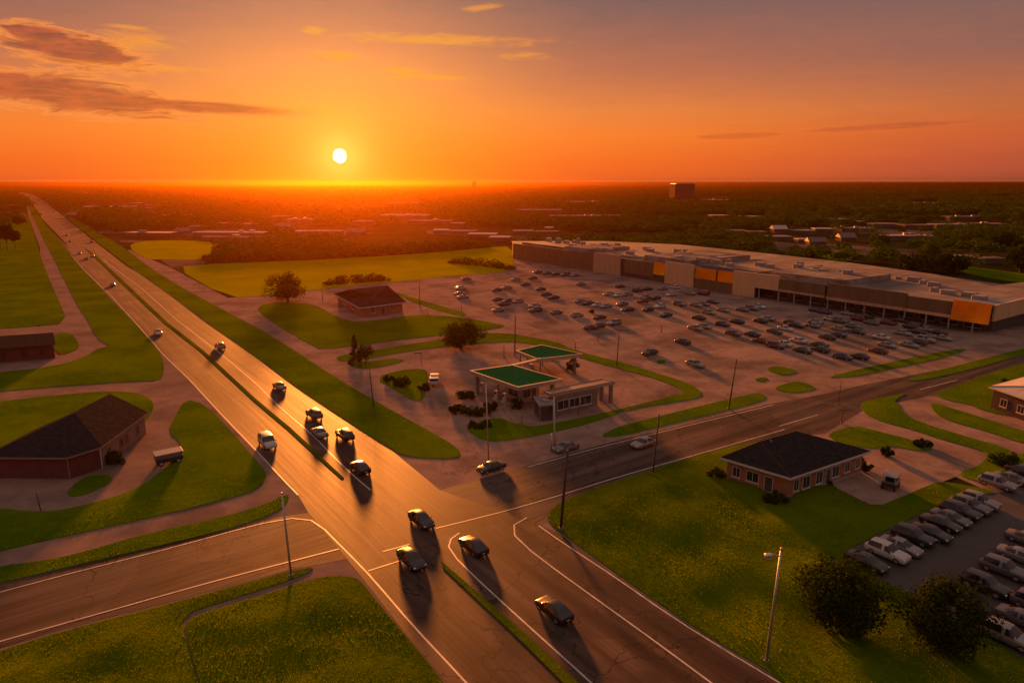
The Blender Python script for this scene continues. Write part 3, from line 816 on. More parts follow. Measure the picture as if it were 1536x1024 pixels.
# stations: y, half width, underside, waist, top, half width at the top
STYLES = {
    'sedan': ([(-2.33, .72, .38, .70, .74, .62), (-2.25, .84, .30, .82, .90, .70), (-1.75, .90, .24, .90, 1.00, .72), (-1.5, .91, .22, .92, 1.04, .71), (-0.75, .92, .2, .93, 1.38, .60),
               (-0.1, .92, .2, .92, 1.45, .60), (.45, .92, .2, .90, 1.38, .60), (1.2, .91, .2, .88, .98, .72), (1.85, .89, .22, .80, .88, .72), (2.2, .84, .28, .66, .74, .68), (2.36, .72, .38, .5, .56, .58)], -1.5, -.75, .45, 1.2, (-1.42, 1.36)),
    'hatchback': ([(-2.25, .74, .38, .78, .82, .64), (-2.17, .86, .28, .90, .98, .72), (-1.95, .90, .24, .94, 1.06, .72), (-1.05, .92, .2, .95, 1.44, .62), (-.3, .92, .2, .94, 1.53, .62), (.35, .92, .2, .92, 1.46, .62),
                   (1.15, .91, .2, .90, 1.02, .73), (1.8, .89, .22, .82, .90, .73), (2.15, .84, .28, .68, .76, .68), (2.3, .72, .38, .5, .56, .58)], -1.95, -1.05, .35, 1.15, (-1.38, 1.36)),
    'sport utility car': ([(-2.33, .80, .42, .95, 1.0, .70), (-2.27, .92, .34, 1.02, 1.10, .78), (-2.1, .95, .30, 1.05, 1.3, .74), (-1.75, .96, .28, 1.06, 1.66, .68), (-.6, .96, .28, 1.05, 1.75, .68), (.25, .96, .28, 1.03, 1.70, .68),
                       (.95, .95, .28, 1.0, 1.15, .78), (1.85, .93, .30, .96, 1.06, .80), (2.25, .90, .34, .82, .92, .78), (2.38, .80, .42, .62, .70, .68)], -2.2, -1.75, .25, .95, (-1.42, 1.42)),
    'van': ([(-2.5, .86, .40, .95, 1.0, .76), (-2.46, .96, .32, 1.05, 1.3, .82), (-2.36, .98, .28, 1.08, 1.78, .80), (-1.0, .98, .26, 1.08, 1.95, .80), (.7, .98, .26, 1.06, 1.92, .78),
             (1.45, .97, .26, 1.04, 1.2, .84), (2.05, .95, .28, .98, 1.08, .82), (2.35, .90, .34, .8, .9, .78), (2.5, .80, .42, .6, .68, .66)], -2.44, -2.36, .7, 1.45, (-1.5, 1.5)),
}


def catmull(st, n):
    a = np.array(st); out = []
    for i in range(len(a) - 1):
        p0, p1, p2, p3 = a[max(i - 1, 0)], a[i], a[i + 1], a[min(i + 2, len(a) - 1)]
        for k in range(n):
            t = k / n
            v = 0.5 * ((2 * p1) + (-p0 + p2) * t + (2 * p0 - 5 * p1 + 4 * p2 - p3) * t * t + (-p0 + 3 * p1 - 3 * p2 + p3) * t ** 3)
            v[0] = p1[0] + (p2[0] - p1[0]) * t
            out.append(0.5 * v + 0.5 * (p1 + (p2 - p1) * t))
    out.append(a[-1])
    return out


CAR_MESH = {}


def wheel_mesh(key, r, w):
    mb = MB(); n = 18
    prof = [(-w / 2, r * .62), (-w / 2, r * .9), (-w / 2 + .04, r), (w / 2 - .04, r), (w / 2, r * .9), (w / 2, r * .62)]
    for k in range(n):
        t = 2 * math.pi * k / n
        mb.v += [(x, rr * math.cos(t), rr * math.sin(t)) for x, rr in prof]
    for k in range(n):
        for j in range(5):
            a = k * 6 + j; b = ((k + 1) % n) * 6 + j
            mb.f.append((a, a + 1, b + 1, b))
    return mb


def rim_mb(r, w):
    mb = MB(); n = 18
    for sx in (-1, 1):
        i = len(mb.v)
        mb.v.append((sx * (w / 2 - .01), 0, 0))
        for k in range(n):
            t = 2 * math.pi * k / n
            rr = r * .63
            mb.v.append((sx * (w / 2 - (.05 if k % 3 else .015)), rr * math.cos(t), rr * math.sin(t)))
        for k in range(n):
            f = (i, i + 1 + k, i + 1 + (k + 1) % n)
            mb.f.append(f if sx > 0 else f[::-1])
    return mb


def make_car_meshes(style):
    st, rg0, rg1, ws0, ws1, axles = STYLES[style]
    S = catmull(st, 3)
    rings = []
    for (y, hw, zb, belt, top, wt) in S:
        zb = zb - .06
        cab = top - belt
        half = [(0, zb), (hw * .86, zb), (hw * .97, zb + .10), (hw, zb + (belt - zb) * .45), (hw * .985, belt - .06), (hw * .94, belt),
                (wt + (hw * .94 - wt) * .35, belt + cab * .62), (wt, top - min(.06, cab * .25)), (wt * .82, top - .012), (wt * .4, top + .012), (0, top + .02)]
        ring = [(x, y, z) for x, z in half] + [(-x, y, z) for x, z in half[-2:0:-1]]
        rings.append(ring)
    n = len(rings[0])
    verts = [v for r in rings for v in r]
    groups = {'body': [], 'windshield': [], 'rear_window': [], 'side_window_a': [], 'side_window_b': []}
    for i in range(len(rings) - 1):
        ym = (rings[i][0][1] + rings[i + 1][0][1]) / 2
        for k in range(n):
            f = (i * n + k, i * n + (k + 1) % n, (i + 1) * n + (k + 1) % n, (i + 1) * n + k)
            kk = k if k < 10 else n - 1 - k   # mirrored band index
            g = 'body'
            if kk in (7, 8, 9) and ws0 < ym < ws1: g = 'windshield'
            elif kk in (7, 8, 9) and rg0 < ym < rg1: g = 'rear_window'
            elif kk in (5, 6) and rg0 + .35 < ym < ws1 - .25 and not abs(ym + .18) < .07:
                g = 'side_window_a' if k < 10 else 'side_window_b'
            groups[g].append(f)
    groups['body'].append(tuple(range(n - 1, -1, -1)))
    groups['body'].append(tuple((len(rings) - 1) * n + k for k in range(n)))
    out = {}
    for g, fs in groups.items():
        me = bpy.data.meshes.new('car_' + g)
        used = sorted({v for f in fs for v in f}); ix = {v: i for i, v in enumerate(used)}
        me.from_pydata([verts[v] for v in used], [], [tuple(ix[v] for v in f) for f in fs])
        me.polygons.foreach_set('use_smooth', [True] * len(me.polygons)); me.update()
        me.flip_normals() if False else None
        if g != 'body': me.materials.append(M_CARGLASS)
        out[g] = me
    S = [np.array(q) for q in S]
    r = .33 if style in ('sedan', 'hatchback') else .37
    hw = max(s[1] for s in st)

    def fin(mb, nm, m, sm=False):
        me = bpy.data.meshes.new(nm); me.from_pydata(mb.v, [], mb.f); me.materials.append(m)
        if sm: me.polygons.foreach_set('use_smooth', [True] * len(me.polygons))
        me.update(); return me
    out['tyre'] = fin(wheel_mesh('', r, .23), 'car_tyre', M_TYRE, True)
    out['rim'] = fin(rim_mb(r, .24), 'car_rim', M_RIM)
    yf, yr = st[-1][0], st[0][0]
    out['headlight'] = fin(MB().box((0, 0, 0), (.30, .16, .15), 0, .04), 'car_headlight', M_LAMPC)
    out['taillight'] = fin(MB().box((0, 0, 0), (.26, .10, .17), 0, .03), 'car_taillight', M_LAMPR)
    out['mirror'] = fin(MB().box((0, 0, 0), (.20, .12, .13), 0, .04), 'car_mirror', M_TYRE)
    out['plate'] = fin(MB().box((0, 0, 0), (.36, .03, .14)), 'car_plate', M_TRIM)
    out['info'] = (r, hw, axles, st)
    return out


CAR_PROTO = {}
CAR_N = {'n': 0}


def make_car(style, paint, detail):
    key = (style, paint, detail)
    if key in CAR_PROTO:
        return copy_tree(CAR_PROTO[key])
    if style not in CAR_MESH: CAR_MESH[style] = make_car_meshes(style)
    cm = CAR_MESH[style]
    r, hw, axles, st = cm['info']
    root = empty('car', (0, 0, 0))
    bmesh_ = cm['body'].copy(); bmesh_.materials.append(PAINTS[paint])
    link('body', bmesh_, root)
    link('windshield', cm['windshield'], root)
    link('rear_window', cm['rear_window'], root)
    link('side_window', cm['side_window_a'], root); link('side_window', cm['side_window_b'], root)
    for ay in axles:
        for sx in (-1, 1):
            w = link('wheel', cm['tyre'], root); w.location = (sx * (hw - .10), ay, r)
            if detail >= 1:
                link('rim', cm['rim'], w)
    if detail >= 2:
        yf = st[-2][0]; zf = st[-2][3]; yr = st[1][0]; zr = st[1][3]
        for sx in (-1, 1):
            h = link('headlight', cm['headlight'], root); h.location = (sx * (st[-2][1] - .17), yf + .0, zf - .02)
            t_ = link('taillight', cm['taillight'], root); t_.location = (sx * (st[1][1] - .13), yr - .0, zr - .02)
            mi = link('mirror', cm['mirror'], root); mi.location = (sx * (hw + .06), (cm['info'][3][-4][0]) - .25, .98 if style in ('sedan', 'hatchback') else 1.12)
        p_ = link('number_plate', cm['plate'], root); p_.location = (0, st[0][0] - .01, .56)
    CAR_PROTO[key] = root
    return root


def put_car(style, paint, pos, rz, label, group, detail=2, scale=1.0, cat='car'):
    c = make_car(style, paint, detail)
    c.location = (pos[0], pos[1], pos[2] if len(pos) > 2 else 0.0)
    c.rotation_euler = (0, 0, rz); c.scale = (scale,) * 3
    tag(c, label, cat, group)
    return c


def car_px(style, paint, x, y, rz, label, group, detail=2, scale=0.84, z=0.02, cat='car'):
    p = P(x, y, 0.7)
    return put_car(style, paint, (p.x, p.y, z), rz, label, group, detail, scale, cat)


GH = 'cars driving on the highway'
AW, TO = ANG_U, ANG_U + math.pi
for a in [
    ('hatchback', 'black', 617, 835, TO, 'black car straddling the stop line on the near highway'),
    ('hatchback', 'black', 632, 776, TO, 'black car crossing the middle of the junction'),
    ('hatchback', 'black', 710, 815, AW, 'black car beside the hooked lane line'),
    ('hatchback', 'black', 831, 910, AW, 'black car lowest on the highway, alone in its lane'),
    ('hatchback', 'black', 540, 698, AW, 'black car just before the end of the median'),
    ('sport utility car', 'charcoal', 517, 650, AW, 'charcoal car behind the silver one, close to the verge'),
    ('sedan', 'silver', 479, 646, AW, 'silver car on the inner lane line next to a charcoal car'),
    ('sport utility car', 'grey', 471, 619, AW, 'grey car directly ahead of the silver car'),
    ('sedan', 'silver', 419, 577, AW, 'silver car alone midway up the eastern carriageway'),
    ('sport utility car', 'silver', 330, 518, AW, 'silver tall car far up beside the long verge'),
    ('van', 'white', 401, 661, TO, 'white van catching the sun near the barn lawn'),
    ('sedan', 'white', 237, 497, TO, 'white car on the western carriageway above the drive mouth'),
    ('sedan', 'charcoal', 169, 426, TO, 'small dark car far up the western carriageway'),
    ('sport utility car', 'silver', 139, 383, TO, 'silver car of the far pair next to the median'),
    ('sedan', 'black', 130, 387, TO, 'black car of the far pair on the outer lane'),
    ('sedan', 'black', 119, 379, TO, 'tiny dark car just beyond the far pair'),
    ('sedan', 'black', 105, 361, TO, 'tiny black speck of a car on the far western carriageway'),
    ('sedan', 'charcoal', 100, 352, TO, 'tiny charcoal car highest on the far western carriageway'),
    ('sport utility car', 'charcoal', 138, 362, AW, 'small charcoal car at the outer edge of the far eastern carriageway'),
    ('van', 'grey', 81, 318, AW, 'far off van near where the highway bends'),
]:
    car_px(*a[:5], a[5], GH, cat='van' if a[0] == 'van' else 'car')
GC = 'cars on the cross road'
car_px('sedan', 'charcoal', 737, 698, ANG_V + math.pi, 'dark grey sedan turning at the mouth of the frontage road', GC)
car_px('sedan', 'grey', 849, 668, ANG_V + math.pi, 'grey sedan beside the white lamp post by the filling station', GC)
car_px('hatchback', 'silver', 965, 662, ANG_V + math.pi, 'silver hatchback alone on the east cross road', GC)

# cars in the dark lot beside the lawn
GL = 'cars parked in the dark lot by the lawn'
HD = TO
row = [('sedan', 'black', 1300, 838, 'black sedan at the near end of the row along the lawn'), ('sport utility car', 'white', 1331, 825, 'white estate next to the black sedan at the row end'), ('sedan', 'silver', 1351, 815, 'silver sedan third in the row along the lawn, by a white estate'),
       ('sport utility car', 'charcoal', 1370, 801, 'charcoal tall car fourth in the row along the lawn'), ('sedan', 'charcoal', 1396, 795, 'charcoal sedan low between two dark cars mid row'), ('sedan', 'black', 1411, 781, 'black sedan in the middle of the row along the lawn'),
       ('sedan', 'grey', 1426, 773, 'grey sedan in the upper half of the row along the lawn'), ('sport utility car', 'charcoal', 1441, 764, 'charcoal tall car third from the far end of the lawn row'), ('sport utility car', 'grey', 1456, 756, 'grey tall car second from the far end of the lawn row'), ('sport utility car', 'silver', 1470, 749, 'silver tall car at the far end of the row along the lawn')]
for s_, p_, x, y, lb in row:
    car_px(s_, p_, x, y, HD + rnd.uniform(-.04, .04), lb, GL, cat='van' if s_ == 'van' else 'car')
for s_, p_, x, y, lb in [('sport utility car', 'silver', 1497, 722, 'silver car at the grass point beyond the lawn row'), ('sedan', 'grey', 1518, 715, 'grey sedan second at the grass point beyond the lawn row'), ('sedan', 'black', 1536, 704, 'black sedan under the bush beyond the lawn row'),
                         ('sport utility car', 'black', 1478, 874, 'black tall car alone at the end of the middle row'), ('sport utility car', 'grey', 1507, 850, 'grey tall car second from the end of the middle row'), ('sedan', 'silver', 1531, 830, 'silver sedan third from the end of the middle row'), ('sedan', 'grey', 1543, 806, 'grey sedan higher up the middle row'),
                         ('sport utility car', 'silver', 1512, 950, 'silver tall car at the grass edge of the nearest row'), ('sedan', 'grey', 1536, 925, 'grey sedan second from the grass edge in the nearest row'), ('sport utility car', 'grey', 1558, 905, 'grey tall car third in the nearest row')]:
    car_px(s_, p_, x, y, HD + rnd.uniform(-.04, .04), lb, GL, cat='van' if s_ == 'van' else 'car')

# the mall car park: every parked car
M1 = [(510, 195), (465, 262), (460, 308), (482, 332), (745, 278), (820, 260), (890, 197), (1020, 187), (965, 235), (1080, 272), (1125, 312), (1180, 335), (1245, 332), (755, 350), (830, 360), (905, 365), (800, 385), (755, 430), (1035, 400), (1100, 404), (1040, 435), (1200, 450), (1060, 140), (1130, 150), (1200, 155), (1270, 162), (1340, 167)]
M2 = [(110, 232), (410, 250), (325, 308), (400, 318), (470, 310), (545, 282), (620, 270), (610, 330), (685, 338), (750, 345), (740, 268), (830, 257), (800, 312), (870, 312), (950, 303), (1050, 306), (100, 362), (165, 378), (235, 392), (305, 402), (370, 398), (430, 385), (470, 428), (545, 432), (625, 428), (585, 365), (720, 402), (790, 398), (870, 388), (930, 390), (995, 393), (1055, 385), (1120, 368), (1205, 432), (1275, 433), (1350, 428), (1420, 420), (1480, 405), (1095, 450), (765, 470), (1015, 492), (80, 472), (252, 488), (185, 568), (245, 553), (365, 532), (990, 570), (1060, 557), (1125, 548), (1200, 540), (1310, 520), (1400, 525), (1490, 515), (1280, 612), (1350, 612), (1425, 616), (892, 675), (640, 758), (990, 845)]
M3 = [(35, 420), (100, 520), (18, 523), (40, 612), (165, 498), (225, 495), (340, 525), (385, 548), (530, 522), (510, 550), (300, 573), (215, 597), (110, 667), (225, 706), (290, 690), (355, 682), (400, 665), (470, 662), (430, 740), (505, 750), (565, 735), (605, 760), (560, 697), (740, 790), (805, 792), (865, 788), (650, 500), (720, 517), (710, 575), (780, 592), (850, 598), (820, 555), (885, 572), (700, 620), (620, 640), (960, 528), (1025, 522), (1090, 530), (1150, 545), (1190, 512), (1035, 640), (1095, 655), (1010, 745), (1065, 762), (1110, 745), (1080, 700), (1180, 712), (1250, 698), (1310, 682), (1375, 660), (1440, 655), (1505, 645), (1200, 607), (1310, 597), (1470, 602), (600, 447), (530, 432), (780, 458), (920, 480), (860, 500), (1270, 560), (1380, 580)]
spots = [(600 + x / 5.12, 380 + y / 5.12, 0) for x, y in M1] + [(850 + x / 5.12, 380 + y / 5.12, 1) for x, y in M2] + [(1120 + x / 5.12, 380 + y / 5.12, 2) for x, y in M3]
# drop spots that sit on top of one another on the ground
good = []
for x, y, k in spots:
    p = P(x, y, 0.6)
    if all((p - q[0]).length > 3.1 for q in good):
        good.append((p, x, y, k))
# bands of the car park, from the mall front down to the frontage road, so each car can be told by band, colour and order
BANDS = [(0, 'strip next to the mall'), (424, 'second strip from the mall'), (441, 'third strip from the mall'), (456, 'middle of the mall lot'), (470, 'strip just past lot middle'), (484, 'lot strip before the last'), (500, 'lot strip by frontage road')]
byband = {}
for p, x, y, k in good:
    # slanted with the mall front
    yy = y - max(0, (x - 770)) * 0.11 + 30
    b = 0
    for i, (lim, _) in enumerate(BANDS):
        if yy >= lim: b = i
    byband.setdefault(b, []).append((x, y, p, k))
ORD = ['first', 'second', 'third', 'fourth', 'fifth', 'sixth', 'seventh', 'eighth', 'ninth', 'tenth', 'eleventh', 'twelfth', 'thirteenth', 'fourteenth', 'fifteenth', 'sixteenth', 'seventeenth', 'eighteenth', 'nineteenth', 'twentieth']
r2 = random.Random(3)
for b, lst in byband.items():
    lst.sort(key=lambda q: q[0])
    plist = [r2.choice(['black', 'charcoal', 'charcoal', 'grey', 'grey', 'silver', 'silver', 'white', 'blue', 'tan', 'red']) for _ in lst]
    cnt = {}
    for (x, y, p, k), paint in zip(lst, plist):
        st_ = r2.choice(['sedan', 'sedan', 'hatchback', 'sedan', 'sport utility car', 'van'] if r2.random() < .4 else ['sedan', 'sedan', 'hatchback'])
        i = cnt.get(paint, 0); cnt[paint] = i + 1
        tot = plist.count(paint)
        pn = {'red': 'dark red', 'blue': 'navy'}.get(paint, paint)
        sn = {'sport utility car': 'tall car'}.get(st_, st_)
        o_ = 'only %s one' % pn if tot == 1 else '%s %s one from west' % (ORD[min(i, 19)], pn)
        lab = '%s %s, %s in %s' % (pn, sn, o_, BANDS[b][1])
        hd = (ANG_V if (k == 0 or (k == 1 and x < 1010)) else ANG_U) + (math.pi if r2.random() < .5 else 0) + r2.uniform(-.06, .06)
        put_car(st_, paint, (p.x, p.y, 0.02), hd, lab, 'cars parked in the mall car park', detail=1 if y > 490 else 0, scale=0.88, cat='van' if st_ == 'van' else 'car')

# pickup by the filling station, cart like vehicles


def pickup(name, paint, pos, rz, label, cap):
    root = empty(name, pos, rz)
    MB().box((0, 0, .62), (1.9, 5.0, .5), 0, .12).build('body', PAINTS[paint], root)
    b2 = MB().box((0, 1.7, .95), (1.8, 1.35, .28), 0, .12); b2.build('hood', PAINTS[paint], root)
    cb = MB()
    cb.v = [(-.9, -.7, .86), (.9, -.7, .86), (.9, 1.1, .86), (-.9, 1.1, .86), (-.74, -.6, 1.72), (.74, -.6, 1.72), (.74, .45, 1.72), (-.74, .45, 1.72)]
    cb.f = [(4, 5, 6, 7), (0, 1, 5, 4), (1, 2, 6, 5), (2, 3, 7, 6), (3, 0, 4, 7)]
    cb.build('cab', PAINTS[paint], root)

    def pane(nm, pts):
        MB().quad(*pts).build(nm, M_CARGLASS, root)
    e = .012
    pane('rear_window', [(-.7, -.68 - e, 1.05), (.7, -.68 - e, 1.05), (.62, -.615 - e, 1.6), (-.62, -.615 - e, 1.6)])
    pane('windshield', [(.78, 1.02 + e, .97), (-.78, 1.02 + e, .97), (-.66, .54 + e, 1.62), (.66, .54 + e, 1.62)])
    for sx in (-1, 1):
        pts = [(sx * (.88 + e), -.5, 1.0), (sx * (.88 + e), .75, 1.0), (sx * (.765 + e), .42, 1.6), (sx * (.765 + e), -.45, 1.6)]
        pane('side_window', pts if sx > 0 else pts[::-1])
    if cap:
        MB().box((0, -1.58, 1.22), (1.78, 1.75, .72), 0, .12).build('bed_cover', PAINTS[paint], root)
        pane('bed_window', [(-.72, -2.46 - e, 1.06), (.72, -2.46 - e, 1.06), (.66, -2.46 - e, 1.46), (-.66, -2.46 - e, 1.46)])
    else:
        MB().box((-.86, -1.6, 1.0), (.12, 1.7, .3)).box((.86, -1.6, 1.0), (.12, 1.7, .3)).box((0, -2.42, 1.0), (1.6, .1, .3)).build('bed_side', PAINTS[paint], root)
    if 'sedan' not in CAR_MESH: CAR_MESH['sedan'] = make_car_meshes('sedan')
    for ay in (-1.5, 1.6):
        for sx in (-1, 1):
            w = link('wheel', CAR_MESH['sedan']['tyre'], root); w.location = (sx * .84, ay, .36)
            link('rim', CAR_MESH['sedan']['rim'], w)
    for sx in (-1, 1):
        t_ = link('taillight', CAR_MESH['sedan']['taillight'], root); t_.location = (sx * .8, -2.5, .74)
        t_ = link('headlight', CAR_MESH['sedan']['headlight'], root); t_.location = (sx * .72, 2.46, .78)
    tag(root, label, 'pickup truck')
    return root


p = P(652, 570, .6); pickup('pickup_truck', 'white', (p.x, p.y, .1), math.radians(4), 'white pickup with covered bed parked beside the shrubby corner', True)


def small_cart(name, pos, rz, L, W, hh, label, cat, open_sides):
    root = empty(name, pos, rz)
    MB().box((0, 0, .75), (W, L, .7), 0, .12).build('body', PAINTS['charcoal'], root)
    if open_sides:
        MB().box((0, -.1, 1.2), (W * .8, .5, .35), 0, .08).box((0, .7, 1.2), (W * .8, .12, .35), 0, .03).build('seat', M_TYRE, root)
        for sx in (-1, 1):
            for sy in (-1, 1):
                MB().tube((sx * W * .44, sy * L * .40, 1.05), (sx * W * .42, sy * L * .36, hh - .05), .04).build('post', M_STEEL, root)
    else:
        MB().box((0, 0, (1.1 + hh) / 2), (W * .96, L * .97, hh - 1.1 - .02)).build('side_panel', M_GREYWALL, root)
        MB().box((0, -L * .485 - .02, (1.1 + hh) / 2), (W * .7, .03, (hh - 1.1) * .6)).build('rear_window', M_CARGLASS, root)
    MB().box((0, 0, hh), (W * 1.08, L * (.86 if open_sides else 1.04), .12), 0, .05).build('roof', PAINTS['silver'], root)
    if 'sedan' not in CAR_MESH: CAR_MESH['sedan'] = make_car_meshes('sedan')
    for sy in (-1, 1):
        for sx in (-1, 1):
            w = link('wheel', CAR_MESH['sedan']['tyre'], root); w.location = (sx * W * .46, sy * L * .31, .33)
            link('rim', CAR_MESH['sedan']['rim'], w)
    return tag(root, label, cat)


p = P(253, 687, .6); small_cart('camper_van', (p.x, p.y, .0), ANG_V, 3.3, 1.9, 1.55, 'small camper van with pale silver roof beside the red barn', 'van', False)
p = P(1336, 724, .6); small_cart('utility_cart', (p.x, p.y, .0), ANG_V + .2, 2.5, 1.5, 1.75, 'dark utility cart with pale roof on the brick house yard', 'cart', True)

# ------------------------------------------------------------------ buildings


def wall_frame(a, b):
    """unit vectors along a wall from a to b and its outward normal (building on the left of a->b is inside)"""
    d = (b - a); L = d.length; d = d / L
    return d, Vector((d.y, -d.x, 0)), L


def add_window(root, a, b, frac, w, z0, h, kind='window', inset=0.03, fm=None):
    d, n, L = wall_frame(a, b)
    c = a + d * (L * frac)
    rz = math.atan2(d.y, d.x)
    fr = MB()
    t = .075
    o = n * inset
    for s, ww, zz, hh in ((-(w / 2), t, z0 + h / 2, h + t), (w / 2, t, z0 + h / 2, h + t), (0, w - t, z0, t), (0, w - t, z0 + h, t)):
        cc = c + o + d * s
        fr.box((cc.x, cc.y, zz), (ww, .10, hh), rz)
    if kind == 'window':
        cc = c + o
        fr.box((cc.x, cc.y, z0 + h / 2), (.05, .07, h - t), rz)
    f = fr.build(kind, fm or M_TRIM, root)
    cc = c + n * (inset - .012)
    MB().box((cc.x, cc.y, z0 + h / 2), (w - t * .5, .03, h - t * .5), rz).build('pane', M_GLASS if kind == 'window' else M_SHADOWWALL, f)
    if kind == 'window':
        cc = c + n * (inset + .05)
        MB().box((cc.x, cc.y, z0 - .1), (w + .22, .18, .07), rz).build('sill', fm or M_TRIM, f)
    return f


def hip_house(name, w1, w2, w3, wall_h, roof_h, ov, label, wall_m, roof_m, trim_m, wins_a, wins_b, cat='house', ridge_in=None, plinth=False, square=.0, rfrac=.5):
    w1, w2, w3 = (Vector((q[0], q[1], 0)) for q in (w1, w2, w3))
    b = (w3 - w2)
    a = w1 - w2
    bh = b.normalized(); a = a - bh * a.dot(bh) * square   # square the plan
    w1 = w2 + a; w4 = w3 + a
    root = empty(name, w2)
    off = -w2
    c1, c2, c3, c4 = w1 + off, w2 + off, w3 + off, w4 + off
    MB().prism([(q.x, q.y) for q in (c1, c2, c3, c4)], 0, wall_h).build('wall', wall_m, root)
    ah = a.normalized()
    e2 = c2 - ah * ov - bh * ov; e3 = c3 - ah * ov + bh * ov; e4 = c4 + ah * ov + bh * ov; e1 = c1 + ah * ov - bh * ov
    wdt = a.length + 2 * ov
    ins = ridge_in if ridge_in is not None else wdt / 2
    m12 = e2.lerp(e1, rfrac); m34 = e3.lerp(e4, rfrac)
    r1 = m12 + bh * ins; r2_ = m34 - bh * ins
    zt = wall_h + .24
    up = lambda q, z: (q.x, q.y, z)
    rb = MB()
    rb.v = [up(e1, zt), up(e2, zt), up(e3, zt), up(e4, zt), up(r1, zt + roof_h), up(r2_, zt + roof_h)]
    rb.f = [(0, 1, 4), (1, 2, 5, 4), (2, 3, 5), (3, 0, 4, 5)]
    rb.build('roof', roof_m, root)
    rc = MB()
    for q1, q2 in ((rb.v[4], rb.v[5]), (rb.v[0], rb.v[4]), (rb.v[1], rb.v[4]), (rb.v[2], rb.v[5]), (rb.v[3], rb.v[5])):
        rc.tube(q1, q2, .09, .09, 6)
    rc.build('ridge_cap', M_SHINGLEB, root)
    # eave board all round, 3 mm proud of the roof edge
    fb = MB()
    ctr = (e1 + e3) / 2
    for q1, q2 in ((e1, e2), (e2, e3), (e3, e4), (e4, e1)):
        d, n, L = wall_frame(q1, q2)
        c = (q1 + q2) / 2 + n * .03
        fb.box((c.x, c.y, zt - .11), (L + .06, .06, .26), math.atan2(d.y, d.x))
    fb.build('eave_board', trim_m, root)
    sf = MB().prism([(q.x, q.y) for q in (e1, e2, e3, e4)], wall_h + .004, wall_h + .03); sf.build('soffit', trim_m, root)
    if plinth:
        pb = MB()
        for q1, q2 in ((c1, c2), (c2, c3)):
            d, n, L = wall_frame(q1, q2)
            c = (q1 + q2) / 2 + n * .03
            pb.box((c.x, c.y, .16), (L + .12, .06, .32), math.atan2(d.y, d.x))
        pb.build('plinth', M_CREAM, root)
    for (fr, w, z0, h, kd) in wins_a: add_window(root, c1, c2, fr, w, z0, h, kd)
    for (fr, w, z0, h, kd) in wins_b: add_window(root, c2, c3, fr, w, z0, h, kd)
    # chimney pipe and vent on the roof
    return tag(root, label, cat), (r1, r2_, root)


W1, W2, W3 = P(1089, 720), P(1180, 749), P(1291, 709)
h4, (r1, r2_, root) = hip_house('brick_house', W1, W2, W3, 2.75, 1.7, .55, 'low red brick house with dark hip roof on the big lawn', M_BRICK, M_SHINGLE, M_TRIM,
          [(.17, .95, .9, 1.25, 'window'), (.44, 1.5, .9, 1.25, 'window'), (.70, 1.0, .05, 2.1, 'door')],
          [(.10, .9, .8, 1.4, 'window'), (.23, 1.3, .7, 1.5, 'window'), (.40, 1.25, .7, 1.5, 'window'), (.52, 1.0, .05, 2.1, 'door'), (.62, 1.35, .8, 1.4, 'window'), (.78, 1.0, .9, 1.3, 'window'), (.93, .9, .9, 1.3, 'window')], plinth=True, rfrac=.78)
mid = (r1 + r2_) / 2
MB().tube((mid.x - 1.5, mid.y - 1.5, 3.7), (mid.x - 1.5, mid.y - 1.5, 4.75), .09, .09, 8).build('vent_pipe', M_STEEL, root)

# house by the field
S1, S2, S3 = P(507, 455), P(544, 476), P(604, 468)
hip_house('brick_house', S1, S2, S3, 2.7, 3.0, 1.0, 'brown brick hall with black hip roof beside the golden field', M_BRICK, M_SHINGLE, M_TRIM,
          [(.3, 2.2, 1.0, 1.3, 'window'), (.65, 2.2, 1.0, 1.3, 'window')], [(.25, 1.3, .9, 1.5, 'window'), (.5, 1.3, .05, 2.2, 'door'), (.75, 1.3, .9, 1.5, 'window')], cat='house')

# red barn with a hipped near end
root = empty('red_barn', (-58.5, 87, 0))
B = [(-65.2, 79.5), (-55.2, 79.3), (-53.2, 82.6), (-54.2, 95.4), (-64.4, 95.4)]
off = lambda q: (q[0] + 58.5, q[1] - 87)
Bl = [off(q) for q in B]
MB().prism(Bl, 0, 2.9).build('wall', M_BARNRED, root)
# pale siding on the long east wall, 4 cm proud
d = Vector((Bl[3][0] - Bl[2][0], Bl[3][1] - Bl[2][1], 0)); L = d.length; d /= L
n = Vector((d.y, -d.x, 0)); c = (Vector((*Bl[2], 0)) + Vector((*Bl[3], 0))) / 2 + n * .04
MB().box((c.x, c.y, 1.42), (L - .1, .08, 2.8), math.atan2(d.y, d.x)).build('siding', M_BARNPALE, root)
for fr in (.16, .42, .54, .80):
    a_ = Vector((*Bl[2], 0)) + n * .08; b_ = Vector((*Bl[3], 0)) + n * .08
    add_window(root, a_, b_, fr, .9, .8, 1.2, fm=M_BARNPALE)
e = [(Bl[0][0] - .4, Bl[0][1] - .5), (Bl[1][0] + .2, Bl[1][1] - .5), (Bl[2][0] + .5, Bl[2][1] - .2), (Bl[3][0] + .5, Bl[3][1] + .5), (Bl[4][0] - .4, Bl[4][1] + .5)]
zt = 3.02
R1 = (-.3, .3, 5.9); R2 = (-.5, 8.9, 5.9)
rb = MB(); rb.v = [(*q, zt) for q in e] + [R1, R2, (e[0][0] + .0, 2.6, zt)]
rb.f = [(0, 1, 5), (1, 2, 5), (0, 5, 7), (4, 7, 5, 6), (3, 4, 6)]
rb.build('roof', M_SHINGLE, root)
rb2 = MB(); rb2.v = [(*e[2], zt), (*e[3], zt), R2, R1]; rb2.f = [(0, 1, 2, 3)]
rb2.build('roof_slope', M_SHINGLEB, root)
gb = MB()
